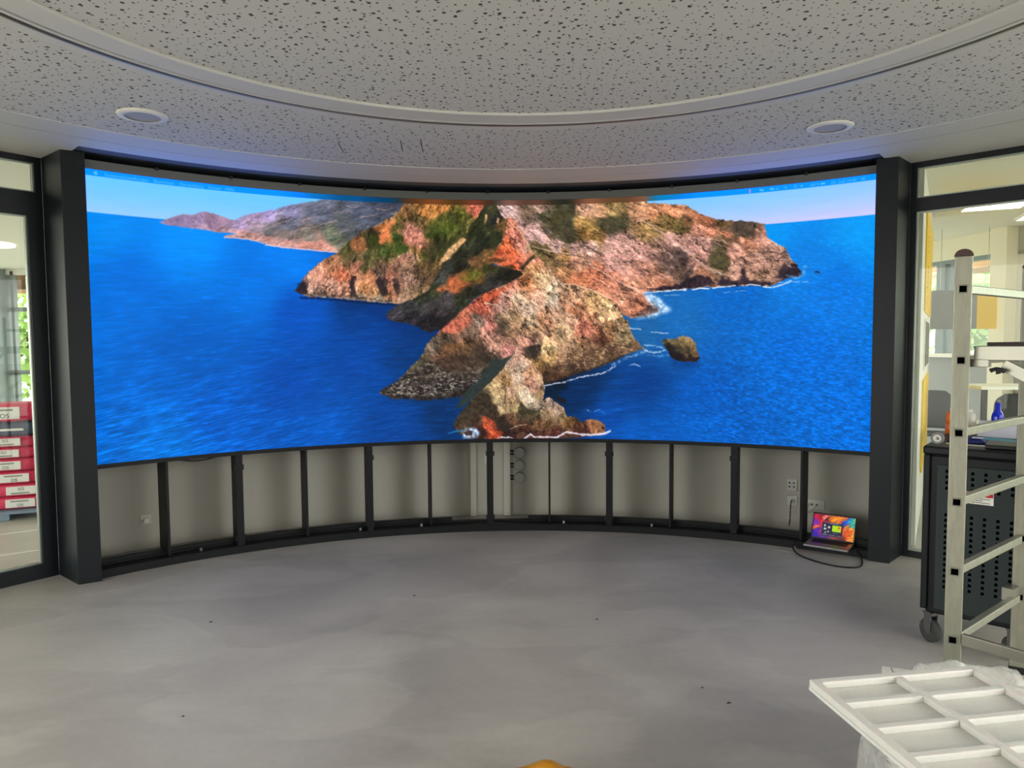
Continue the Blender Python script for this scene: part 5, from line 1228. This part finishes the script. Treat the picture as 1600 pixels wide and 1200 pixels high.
# ============================================================ charging trolley
C0 = Vector((2.152, 3.673, 0)); cx_ = Vector((0.765, -0.644, 0)); cy_ = Vector((0.644, 0.765, 0))
crz = math.atan2(cx_.y, cx_.x)
cart = empty('charging_trolley', tuple(C0), rz=crz, label='tall dark steel trolley on castors with slotted panels, beside the ladder tower', cat='trolley')
CW, CD = 0.475, 0.78
MB().box((0.012, 0.012, 0.165), (CW - 0.012, CD - 0.012, 1.005)).build('body', M['cart'], cart, bevel=0.012)
MB().box((-0.012, -0.012, 1.0055), (CW + 0.012, CD + 0.012, 1.05)).build('top', M['cart'], cart, bevel=0.010)
for x in (-0.008, CW - 0.022):
    MB().box((x, -0.010, 0.19), (x + 0.03, 0.0115, 1.005)).build('corner_post', M['cart'], cart, bevel=0.006)
side_p = MB().box((0.055, -0.004, 0.20), (CW - 0.05, 0.0115, 0.955)).build('side_panel', M['cartpanel'], cart)
sl = MB()
for c in range(6):
    x = 0.098 + c * 0.0555
    for k in range(4):
        z = 0.925 - k * 0.029; sl.add([(x - .008, -.0044, z - .007), (x + .007, -.0044, z - .007), (x + .008, -.0044, z + .006), (x - .004, -.0044, z + .011)], [(0, 1, 2, 3)])
    for k in range(14):
        z = 0.70 - k * 0.029; sl.add([(x - .008, -.0044, z - .007), (x + .007, -.0044, z - .007), (x + .008, -.0044, z + .006), (x - .004, -.0044, z + .011)], [(0, 1, 2, 3)])
extra_faces(side_p, sl, M['hole'])
lab = MB().box((0.135, -0.0068, 0.775), (0.300, -0.0054, 0.835)).build('warning_label', M['white'], cart)
MB().box((0.137, -0.0078, 0.813), (0.298, -0.0069, 0.833)).build('red_header', M['red'], lab)
MB().box((0.175, -0.0084, 0.820), (0.27, -0.0079, 0.826)).build('header_lettering', M['white'], lab)
tl = MB()
for k in range(3): tl.box((0.145, -0.0078, 0.782 + k * 0.010), (0.285 - 0.03 * (k % 2), -0.0069, 0.785 + k * 0.010))
tl.build('small_print', M['ink'], lab)
for x, y in ((0.035, 0.05), (0.40, 0.05), (0.06, CD - 0.09), (0.40, CD - 0.09)):
    c = empty('castor', (x, y, 0), rz=0.95); c.parent = cart
    cz = 0.0625
    prof = [(-.016, .028), (-.016, .055), (-.012, .0615), (0, .0625), (.012, .0615), (.016, .055), (.016, .028)]
    vs = []; seg = 28; n = len(prof)
    for k in range(seg):
        a = 2 * math.pi * k / seg
        for w_, r_ in prof: vs.append((w_, r_ * math.cos(a), cz + r_ * math.sin(a)))
    fs = [(k * n + i, ((k + 1) % seg) * n + i, ((k + 1) % seg) * n + i + 1, k * n + i + 1) for k in range(seg) for i in range(n - 1)]
    fs += [tuple(k * n for k in range(seg)), tuple(k * n + n - 1 for k in range(seg))]
    MB().add(vs, fs).build('wheel', M['rubber'], c, smooth=False)
    MB().cyl((-.0175, 0, cz), (.0175, 0, cz), 0.022, 16).build('hub', M['steel'], c)
    fk = MB(); fk.box((-.024, -.022, cz), (-.019, .022, .150)); fk.box((.019, -.022, cz), (.024, .022, .150)); fk.box((-.024, -.03, .150), (.024, .03, .1645))
    fk.build('fork', M['steel'], c)

def on_cart(s, t): return C0 + cx_ * s + cy_ * t + Vector((0, 0, 1.0505))
def bottle(name, s, t, prof_body, m_body, prof_cap, m_cap, label, prof_top=None, m_top=None, cat='bottle'):
    o = empty(name, tuple(on_cart(s, t)), label=label, cat=cat)
    MB().lathe(prof_body, 24).build('body', m_body, o, smooth=True)
    if prof_top: MB().lathe(prof_top, 24).build('shoulder', m_top, o, smooth=True)
    MB().lathe(prof_cap, 20).build('cap', m_cap, o, smooth=True)
    return o
bottle('juice_bottle', 0.030, 0.60, [(.03, 0), (.038, .006), (.038, .045), (.034, .055), (.034, .062), (.0375, .07), (.037, .105), (.030, .125), (.022, .134)], M['orange_juice'],
       [(.016, .1345), (.016, .152), (.014, .154)], M['white'], 'orange juice bottle standing at the left edge of the trolley top')
bottle('small_juice_bottle', 0.085, 0.57, [(.02, 0), (.027, .004), (.027, .06), (.020, .08), (.014, .086)], M['orange_juice'],
       [(.012, .0865), (.012, .098), (.011, .10)], M['clear_plastic'], 'smaller amber juice bottle right beside the big orange one')
bottle('plastic_cup_bottle', 0.105, 0.66, [(.03, 0), (.034, .004), (.034, .10), (.028, .118), (.016, .128)], M['clear_plastic'],
       [(.014, .1285), (.014, .14), (.012, .141)], M['white'], 'empty clear plastic bottle behind the two juice bottles')
bottle('spray_bottle', 0.235, 0.70, [(.026, 0), (.031, .005), (.031, .105), (.026, .125), (.014, .142), (.013, .185)], M['blue_plastic'],
       [(.013, .1855), (.013, .20), (.010, .201)], M['greyprint'], 'cobalt blue bottle with a long neck behind the pale box')
# white box, steel flask, folders, tape, cloth
tag(MB().box((-.105, -.05, 0), (.085, .05, .085)).build('carton', M['lilac'], loc=tuple(on_cart(0.265, 0.60)), rz=crz - 0.1, bevel=.003), 'pale lilac carton lying on the trolley in front of the blue bottle', 'box')
th_o = empty('steel_flask', tuple(on_cart(0.425, 0.60)), label='brushed steel flask at the right end of the trolley top', cat='flask')
MB().lathe([(.046, 0), (.048, .004), (.048, .06), (.0465, .062), (.048, .064), (.048, .10), (.044, .118)], 28).build('body', M['steel'], th_o, smooth=True)
MB().lathe([(.040, .1185), (.040, .135), (.034, .138)], 28).build('lid', M['black'], th_o, smooth=True)
tag(MB().add([(-.13, -.06, 0), (.12, -.075, 0), (.13, .06, 0), (-.10, .07, 0), (-.13, -.06, .006), (.12, -.075, .006), (.13, .06, .006), (-.10, .07, .006)], [(0, 3, 2, 1), (4, 5, 6, 7), (0, 1, 5, 4), (1, 2, 6, 5), (2, 3, 7, 6), (3, 0, 4, 7)]).build('folder', M['teal'], loc=tuple(on_cart(0.285, 0.42)), rz=crz - .35), 'teal card folder lying on the trolley top right of the ladder rail', 'folder')
tag(MB().box((-.08, -.10, 0), (.14, .10, .022)).build('black_case', M['black'], loc=tuple(on_cart(0.325, 0.14)), rz=crz + .06, bevel=.006), 'flat black case on the front of the trolley top, right of the ladder rail', 'case')
cl = MB(); nx_, ny_ = 12, 8; vs = []
random.seed(7)
for s_ in (1, 0):
    for j in range(ny_ + 1):
        for i in range(nx_ + 1):
            x, y = -.075 + .17 * i / nx_, -.06 + .12 * j / ny_
            edge = min(i, nx_ - i, j * 1.5, (ny_ - j) * 1.5)
            vs.append((x, y, (0.028 * min(1, .35 + edge / 2.5) + 0.004 * math.sin(i * 1.3 + j * 2)) if s_ else 0.0))
m_ = (nx_ + 1) * (ny_ + 1); fs = []
for j in range(ny_):
    for i in range(nx_):
        a = j * (nx_ + 1) + i; q_ = (a, a + 1, a + nx_ + 2, a + nx_ + 1)
        fs.append(q_); fs.append(tuple(x + m_ for x in q_)[::-1])
ring_ = [i for i in range(nx_ + 1)] + [(j * (nx_ + 1) + nx_) for j in range(1, ny_ + 1)] + [ny_ * (nx_ + 1) + i for i in range(nx_ - 1, -1, -1)] + [j * (nx_ + 1) for j in range(ny_ - 1, 0, -1)]
for k in range(len(ring_)):
    a, b_ = ring_[k], ring_[(k + 1) % len(ring_)]; fs.append((a, b_, b_ + m_, a + m_))
cloth = tag(MB().add(vs, fs).build('glasses_pouch', M['navy'], loc=tuple(on_cart(0.135, 0.26)), rz=crz + .1, smooth=True), 'navy blue soft pouch with a pale tag lying behind the roll of tape', 'pouch')
MB().box((.035, -.058, .030), (.085, -.02, .0335)).build('pale_tag', M['lilac'], cloth)
tp = empty('tape_roll', tuple(on_cart(0.035, 0.10)), rz=crz, label='roll of tape standing on edge at the left corner of the trolley', cat='tape')
tp_ = MB(); seg = 32
for (ra, rb, nm, m__) in ((.030, .019, 'tape', M['greyprint']), (.0188, .010, 'core', M['white'])):
    vs = []
    for k in range(seg):
        a = 2 * math.pi * k / seg; c, s_ = math.cos(a), math.sin(a)
        vs += [(ra * c, -.012, .030 + ra * s_), (ra * c, .012, .030 + ra * s_), (rb * c, .012, .030 + rb * s_), (rb * c, -.012, .030 + rb * s_)]
    fs = [(4 * k + j, 4 * ((k + 1) % seg) + j, 4 * ((k + 1) % seg) + (j + 1) % 4, 4 * k + (j + 1) % 4) for k in range(seg) for j in range(4)]
    MB().add(vs, fs).build(nm, m__, tp)
tag(MB().box((-.115, -.005, 0), (.115, .012, .005)).build('steel_ruler', M['alu_bright'], loc=tuple(on_cart(0.185, 0.13)), rz=crz - .02), 'thin steel ruler beside the roll of tape on the trolley', 'ruler')

# ============================================================ foam packing trays and film (bottom right)
TZ = 0.415
A_ = Vector((1.002, 2.352, TZ)); tx = Vector((0.988, 0.152, 0)).normalized(); ty = Vector((0.152, -0.988, 0))
def tray(name, o, ax, ay, W_, L_, nxc, nyc, wt, h_, label, floor_t=.012):
    r_ = empty(name, tuple(o), rz=math.atan2(ax.y, ax.x), label=label, cat='packing tray', group='white foam packing trays')
    # local x along ax, local -y along ay
    B = MB(); B.box((0, -L_, 0), (W_, 0, floor_t)); B.build('tray_floor', M['foam'], r_)
    B = MB(); wo_ = wt * 1.15
    B.box((0, -L_, floor_t), (wo_, 0, h_)); B.box((W_ - wo_, -L_, floor_t), (W_, 0, h_)); B.box((wo_, -wo_, floor_t), (W_ - wo_, 0, h_)); B.box((wo_, -L_, floor_t), (W_ - wo_, -L_ + wo_, h_))
    B.build('rim', M['foam'], r_, bevel=.004)
    B = MB()
    for k in range(1, nxc):
        x = W_ * k / nxc; B.box((x - wt / 2, -L_ + wo_, floor_t), (x + wt / 2, -wo_, h_ - .001))
    B.build('spine', M['foam'], r_, bevel=.004)
    B = MB()
    for k in range(1, nyc):
        y = -L_ * k / nyc
        for c in range(nxc):
            xa = W_ * c / nxc + (wt / 2 if c else wo_); xb = W_ * (c + 1) / nxc - (wt / 2 if c < nxc - 1 else wo_)
            B.box((xa, y - wt / 2, floor_t), (xb, y + wt / 2, h_ - .003))
    B.build('cross_bars', M['foam'], r_, bevel=.003)
    return r_
tray('foam_tray', A_, tx, ty, .632, .60, 2, 4, .026, .037, 'topmost white foam packing tray with square compartments, at the bottom right')
a2x = Vector((0.93, -0.37, 0)).normalized()
tray('foam_tray', Vector((1.345, 2.535, TZ - .040)), a2x, Vector((a2x.y, -a2x.x, 0)), .60, .60, 2, 4, .026, .037, 'second white foam packing tray, turned, its corner showing behind the topmost one')
# bag of film wrapped around more foam, standing on the floor under the trays
def lumpy(c, rx, ry, h_, seed, fold=.05, nu_=72, nv_=34, zb=0.0, topflat=.8, pw_=.42):
    rs = random.Random(seed); ph = [rs.uniform(0, 6.28) for _ in range(10)]
    vs = []; fs = []
    for j in range(nv_ + 1):
        s_ = j / nv_
        for i in range(nu_):
            a = 2 * math.pi * i / nu_
            prof = (1 - max(0, (s_ - topflat) / (1 - topflat)) ** 2.2 * .95) * (1 + .05 * math.sin(s_ * 4 + ph[0]))
            fo_ = fold * (math.sin(a * 9 + ph[1] + s_ * 2.2) * .4 + math.sin(a * 17 + ph[2] - s_ * 3.1) * .3 + math.sin(a * 5 + ph[3] + 5 * s_) * .5 + .25 * math.sin(23 * a + 9 * s_ + ph[4]))
            cc, ss = math.cos(a), math.sin(a)
            sx = math.copysign(abs(cc) ** pw_, cc); sy = math.copysign(abs(ss) ** pw_, ss)
            vs.append((c[0] + rx * sx * (prof + fo_), c[1] + ry * sy * (prof + fo_), zb + h_ * s_ + .012 * math.sin(a * 4 + ph[5]) * s_ * (1 - s_) * 3))
    for j in range(nv_):
        for i in range(nu_):
            i2 = (i + 1) % nu_; fs.append((j * nu_ + i, j * nu_ + i2, (j + 1) * nu_ + i2, (j + 1) * nu_ + i))
    fs.append(tuple(range(nu_))[::-1]); fs.append(tuple(nv_ * nu_ + i for i in range(nu_)))
    return MB().add(vs, fs)
st = empty('foam_stack', (1.46, 2.05, 0), label='stack of white foam slabs inside the plastic bag under the trays', cat='foam')
for k in range(6):
    MB().box((-.24 + .01 * (k % 2), -.22, .006 + k * .055), (.26, .20 + .01 * (k % 3), .056 + k * .055)).build('slab', M['foam'], st, bevel=.005)
tag(lumpy((0, 0), .335, .34, .372, 3, .045).build('plastic_bag', M['film'], loc=(1.46, 2.04, 0.001), smooth=True), 'crumpled translucent plastic bag standing under the foam trays', 'bag')
# loose film crest behind the trays
vs = []; fs = []; nu_, nv_ = 60, 14
rs = random.Random(5)
for j in range(nv_ + 1):
    for i in range(nu_ + 1):
        s_, q = i / nu_, j / nv_
        x = 1.48 + .38 * s_; y = 2.62 - .06 * s_ + .12 * (q - .5) + .008 * math.sin(s_ * 11 + q * 4)
        crest = .395 - .02 * abs(s_ - .4) + .005 * math.sin(s_ * 15 + 1.5) + .003 * math.sin(s_ * 31)
        z = .20 + (crest - .20) * (1 - (2 * q - 1) ** 2) ** .5 if 0 < q < 1 else .20
        edge = min(1, s_ / .12); z = .20 + (z - .20) * edge ** .5
        vs.append((x, y, z))
for j in range(nv_):
    for i in range(nu_): a = j * (nu_ + 1) + i; fs.append((a, a + 1, a + nu_ + 2, a + nu_ + 1))
film_o = tag(MB().add(vs, fs).build('loose_film', M['film'], smooth=True), 'loose clear plastic film bunched up behind the foam trays', 'plastic film')
tag(MB().box((1.50, 2.46, 0.0), (1.86, 2.66, .199)).build('foam_block', M['foam'], bevel=.01), 'white foam block carrying the loose film behind the trays', 'foam')

# yellow sheet at the lower edge
vs = []; fs = []; nu_, nv_ = 40, 24
for j in range(nv_ + 1):
    for i in range(nu_ + 1):
        x = -.26 + .52 * i / nu_; y = -.22 + .44 * j / nv_
        r2 = (x / .25) ** 2 + (y / .21) ** 2
        z = .128 * max(0, 1 - r2 ** 1.1) + .012 * math.sin(x * 38 + y * 9) * max(0, 1 - r2) + (.012 if x > .09 else 0) * max(0, 1 - r2)
        vs.append((x, y, max(z, .001)))
for j in range(nv_):
    for i in range(nu_): a = j * (nu_ + 1) + i; fs.append((a, a + 1, a + nu_ + 2, a + nu_ + 1))
yb = tag(MB().add(vs, fs).build('yellow_sack', M['yellow_bag'], loc=(0.10, 2.36, 0.0), smooth=True), 'crumpled yellow plastic sack on the floor at the lower edge', 'sack')
yb.modifiers.new('solid', 'SOLIDIFY').thickness = .003

# little crumbs on the floor
for k, (x, y, s_) in enumerate(((-1.75, 4.02, .012), (-0.63, 4.43, .010), (0.48, 4.02, .011), (0.87, 3.20, .008), (0.95, 3.06, .012), (-1.43, 2.98, .008))):
    o = MB().add([(-s_, -s_ * .5, 0), (s_, -s_ * .4, 0), (s_ * .6, s_ * .6, 0), (-s_ * .4, s_ * .5, 0), (0, 0, s_ * .5)], [(0, 3, 2, 1), (0, 1, 4), (1, 2, 4), (2, 3, 4), (3, 0, 4)]).build('debris_chip', M['debris'], loc=(x, y, .0002))
    tag(o, 'tiny dark crumb lying loose on the grey floor', 'debris', 'crumbs on the floor')

# ============================================================ sacks in the hall (left window)
SB = Vector((-4.80, 6.70, 0)); srz = D(0)
sx_, sy_ = Vector((0.93, 0.37, 0)), Vector((-0.37, 0.93, 0)); srz = math.atan2(sx_.y, sx_.x)
pal = empty('pallet', tuple(SB), rz=srz, label='blue grey pallet under the stack of sacks, seen through the left window', cat='pallet')
MB().box((-.52, -.30, .055), (.52, .42, .075)).build('deck', M['pallet_film'], pal)
for x in (-.5, -.07, .36): MB().box((x, -.30, 0), (x + .14, .42, .0545)).build('runner', M['pallet_film'], pal)
def sack(k, z, colr, txt, dx, dy, wd, hh, label):
    # pillow shape
    vs = []; fs = []; nu_, nv_ = 28, 10
    L2, W2_ = wd / 2, .20
    for j in range(nv_ + 1):
        a = math.pi * j / nv_ - math.pi / 2
        for i in range(nu_):
            b = 2 * math.pi * i / nu_
            c, s_ = math.cos(b), math.sin(b)
            ca = abs(math.cos(a)) ** .16
            vs.append((L2 * math.copysign(abs(c) ** .45, c) * ca * (1 + .015 * math.sin(5 * b + k)), W2_ * math.copysign(abs(s_) ** .45, s_) * ca, hh / 2 + hh / 2 * math.copysign(abs(math.sin(a)) ** .55, math.sin(a))))
    for j in range(nv_):
        for i in range(nu_): i2 = (i + 1) % nu_; fs.append((j * nu_ + i, j * nu_ + i2, (j + 1) * nu_ + i2, (j + 1) * nu_ + i))
    p = SB + sx_ * dx + sy_ * dy + Vector((0, 0, z))
    o = tag(MB().add(vs, fs).build('sack', colr, loc=tuple(p), rz=srz, smooth=True), label, 'sack', 'sacks stacked on the pallet')
    if txt:
        lw, lh = .235, hh * .66
        x0 = L2 - .40 + .02 * (k % 3)
        lo = MB().box((x0, -W2_ * 1.035, hh * .17), (x0 + lw, -W2_ * .95, hh * .17 + lh)).build('label_panel', M['sack_label'], o, bevel=.004)
        tv, tf = text_mesh(txt, lh * .52, 'CENTER')
        flip = txt == 'OS'
        zz = hh * .17 + (lh * .10 if flip else lh * .52)
        MB().add([(x0 + lw * .5 + x, -W2_ * 1.045, zz + y) for x, y, _ in tv], tf).build('lettering', M['ink'], lo)
        z2 = hh * .17 + (lh * .68 if flip else lh * .12)
        MB().box((x0 + .04, -W2_ * 1.042, z2), (x0 + lw - .05, -W2_ * 1.036, z2 + lh * .16)).build('grey_line', M['greyprint'], lo)
    else:
        MB().box((L2 - .36, -W2_ * 1.03, hh * .38), (L2 - .16, -W2_ * .95, hh * .55)).build('pale_mark', M['sack_label'], o, bevel=.01)
    return o
zz = .0755
rows = [('OS', .02, .0, 'lowest sack of the stack, pink red with a white label, on the pallet'), ('SO', .01, .0, 'second sack from the bottom of the stack, with an upright white label'),
        ('OS', -.06, 0, 'third sack from the bottom, pink red with a white label near its left part'), ('OS', -.08, 0, 'fourth sack from the bottom, midway up the pink red stack'),
        ('SO', -.11, 0, 'fifth sack from the bottom, third below the top, with a white label'), ('SO', -.115, 0, 'sixth sack from the bottom, directly under the navy one'),
        (None, -.05, 0, 'navy blue sack, the only dark one, second from the top of the stack'), ('OS', -.09, 0, 'topmost sack of the stack, thick and pink red, on the navy one')]
hts = [.118, .118, .118, .118, .105, .105, .13, .17]
for k, (tx_, dx, dy, lb) in enumerate(rows):
    sack(k, zz, M['sack_navy'] if tx_ is None else M['sack_red'], tx_, dx, dy, .80, hts[k], lb)
    zz += hts[k] + .001

# ============================================================ office furniture (right window)
def lamp_panel(name, x, y, lx, ly_, label, z=2.93, rz_=0.0, grp='ceiling light panels'):
    o = empty(name, (x, y, z), rz=rz_, label=label, cat='ceiling light', group=grp)
    MB().box((-lx / 2 - .02, -ly_ / 2 - .02, -.03), (lx / 2 + .02, ly_ / 2 + .02, -.001)).build('housing', M['white'], o)
    MB().box((-lx / 2, -ly_ / 2, -.034), (lx / 2, ly_ / 2, -.0305)).build('diffuser', M['lamp'], o)
    return o
lamp_panel('light_panel', 4.62, 6.75, .5, 1.1, 'flat rectangular ceiling light in the office, nearest to the right window', rz_=-.4)
lamp_panel('light_panel', 5.6, 7.6, .3, .6, 'small ceiling light deeper in the office above the white column', rz_=-.4)
o = empty('ring_light', (-6.78, 9.3, 2.93), label='round ceiling light in the hall, seen through the left window', cat='ceiling light')
MB().lathe([(.20, -.03), (.30, -.03), (.30, -.001), (.20, -.001)], 40, cap=False).build('ring', M['lamp'], o, smooth=False)
# hanging two-coloured sign
hs_c = Vector(((1503 - 800) / FOC * 8.6, 8.6, 0)); hs_d = Vector((0.96, -0.28, 0)).normalized()
hs = empty('hanging_sign', (hs_c.x, hs_c.y, 1.72), rz=math.atan2(hs_d.y, hs_d.x), label='hanging board, grey on its left part and yellow on its right, before the office windows', cat='sign')
MB().box((-.355, -.01, 0), (.14, .01, .47)).build('grey_panel', M['greyprint'], hs)
MB().box((.141, -.01, 0), (.35, .01, .47)).build('yellow_panel', M['yellow'], hs)
for x in (-.25, .25): MB().cyl((x, 0, .471), (x, 0, 1.209), .003, 6).build('suspension_wire', M['steel'], hs)
def table(x, y, rz_, L_, W_, H_, m_top, label):
    o = empty('table', (x, y, 0), rz=rz_, label=label, cat='table')
    MB().box((-L_ / 2, -W_ / 2, H_ - .03), (L_ / 2, W_ / 2, H_)).build('tabletop', m_top, o, bevel=.004)
    for a in (-1, 1):
        for b in (-1, 1): MB().box((a * (L_ / 2 - .05) - .02, b * (W_ / 2 - .05) - .02, 0), (a * (L_ / 2 - .05) + .02, b * (W_ / 2 - .05) + .02, H_ - .0305)).build('leg', M['steel_dark'], o)
    return o
table(4.98, 6.65, -.15, 1.3, .5, 1.165, M['white'], 'high white table with dark legs behind the trolley, through the right window')
table(3.98, 5.90, 1.02, .8, .5, .88, M['white'], 'low white table close behind the partition, through the right window')
def shell_chair(x, y, rz_, label, H_=.62, wd=.44):
    o = empty('shell_chair', (x, y, 0), rz=rz_, label=label, cat='chair', group='dark shell chairs in the office')
    vs = []; n1, n2 = 12, 10
    for s_ in (0, 1):
        for j in range(n2 + 1):
            for i in range(n1 + 1):
                u = i / n1 * 2 - 1; v_ = j / n2
                wx = wd / 2 * (1 - .18 * v_ ** 3) * u
                if v_ > .8: wx *= math.sqrt(max(.05, 1 - ((v_ - .8) / .2) ** 2 * .55))
                vs.append((wx, .20 + .10 * v_ - .08 * u * u + .012 * s_, .50 + H_ * v_ * .75))
    m_ = (n1 + 1) * (n2 + 1); fs = []
    for j in range(n2):
        for i in range(n1):
            a = j * (n1 + 1) + i; q = (a, a + 1, a + n1 + 2, a + n1 + 1); fs.append(q); fs.append(tuple(t_ + m_ for t_ in q)[::-1])
    rg = [i for i in range(n1 + 1)] + [(j * (n1 + 1) + n1) for j in range(1, n2 + 1)] + [n2 * (n1 + 1) + i for i in range(n1 - 1, -1, -1)] + [j * (n1 + 1) for j in range(n2 - 1, 0, -1)]
    for k in range(len(rg)): a, b = rg[k], rg[(k + 1) % len(rg)]; fs.append((a, b, b + m_, a + m_))
    MB().add(vs, fs).build('backrest', M['chair'], o, smooth=True)
    MB().box((-wd / 2, -.22, .44), (wd / 2, .195, .47)).build('seat', M['chair'], o, bevel=.012)
    for a in (-1, 1):
        for b in (-1, 1): MB().cyl((a * .15, b * .14, .4395), (a * .21, b * .20, 0), .011, 8).build('leg', M['steel_dark'], o)
    return o
shell_chair(5.14, 8.62, -.5, 'dark rounded shell chair just right of the yellow poster')
shell_chair(5.50, 7.55, -.35, 'dark wide shell chair behind the steel flask', H_=.66, wd=.56)

# ============================================================ outside: trees, vehicle
def tree(x, y, h_, rcr, seed, label, squash=1.0, grp='trees outside'):
    rs = np.random.RandomState(seed)
    o = empty('tree', (x, y, -.14), label=label, cat='tree', group=grp)
    B = MB(); B.cyl((0, 0, 0), (.1, 0, h_ * .55), .16, 10, .08)
    for k in range(5):
        a = k * 1.3; B.cyl((.05, 0, h_ * (.32 + .05 * k)), (rcr * .6 * math.cos(a), rcr * .6 * math.sin(a), h_ * (.62 + .05 * k)), .05, 6, .02)
    B.build('trunk', M['bark'], o)
    L_ = MB(); n = 2600
    for k in range(n):
        d = rs.normal(size=3); d /= np.linalg.norm(d); r_ = rcr * rs.uniform(.25, 1) ** .45 * (1 + .22 * math.sin(4 * d[0] + 5 * d[1] + seed) + .15 * math.sin(9 * d[2]))
        c = np.array([d[0] * r_, d[1] * r_, h_ * .62 + d[2] * r_ * squash * .85])
        a = rs.normal(size=3); a /= np.linalg.norm(a); b = np.cross(a, rs.normal(size=3)); b /= np.linalg.norm(b); s_ = rs.uniform(.08, .19)
        L_.add([c - a * s_, c + b * s_ * .6, c + a * s_, c - b * s_ * .6], [(0, 1, 2, 3)])
    me_ = bpy.data.meshes.new('foliage'); me_.from_pydata([tuple(q) for q in L_.v], [], L_.f); me_.materials.append(M['leaf'])
    f_ = bpy.data.objects.new('foliage', me_); COL.objects.link(f_); f_.parent = o
tree(-12.3, 17.5, 4.2, 2.3, 1, 'green tree outside the hall facade, behind the grey column')
tree(9.4, 12.6, 4.0, 1.5, 2, 'bright green tree outside the office windows, behind the hanging board')
tree(12.6, 15.6, 4.4, 1.5, 3, 'bright green tree outside, beside the white office column')
tree(9.7, 20.6, 5.2, 2.2, 5, 'green tree further back outside, near the yellow banner')
tag(MB().box((-16, 12.95, 2.62), (-5.5, 14.0, 3.0)).build('eaves_left', M['brick']), 'brown clad eaves outside the hall facade, above the tree', 'eaves')
tag(MB().box((6.7, 7.0, 2.62), (7.3, 12.0, 2.95)).build('eaves_right', M['brick']), 'brown clad eaves outside the office windows', 'eaves')
vx = empty('van', (7.9, 15.6, -.14), rz=.6, label='pale blue white parked vehicle outside the office windows, under the board', cat='vehicle')
MB().add([(-2.1, -.85, .35), (2.1, -.85, .35), (2.2, -.85, 1.0), (1.3, -.80, 1.15), (.8, -.75, 1.85), (-2.0, -.75, 1.9), (-2.1, -.85, 1.0),
          (-2.1, .85, .35), (2.1, .85, .35), (2.2, .85, 1.0), (1.3, .80, 1.15), (.8, .75, 1.85), (-2.0, .75, 1.9), (-2.1, .85, 1.0)],
         [(0, 1, 2, 3, 4, 5, 6), (7, 8, 9, 10, 11, 12, 13), (0, 1, 8, 7), (1, 2, 9, 8), (2, 3, 10, 9), (3, 4, 11, 10), (4, 5, 12, 11), (5, 6, 13, 12), (6, 0, 7, 13)]).build('bodywork', M['car_white'], vx, bevel=.05)
for s_ in (-1, 1): MB().add([(-1.7, s_ * .86, 1.2), (1.0, s_ * .86, 1.2), (.72, s_ * .82, 1.7), (-1.7, s_ * .82, 1.72)], [(0, 1, 2, 3)]).build('side_window', M['glass_dark'], vx)
for a in (-1.3, 1.35):
    for s_ in (-1, 1): MB().cyl((a, s_ * .70, .33), (a, s_ * .88, .33), .33, 24).build('wheel', M['rubber'], vx)
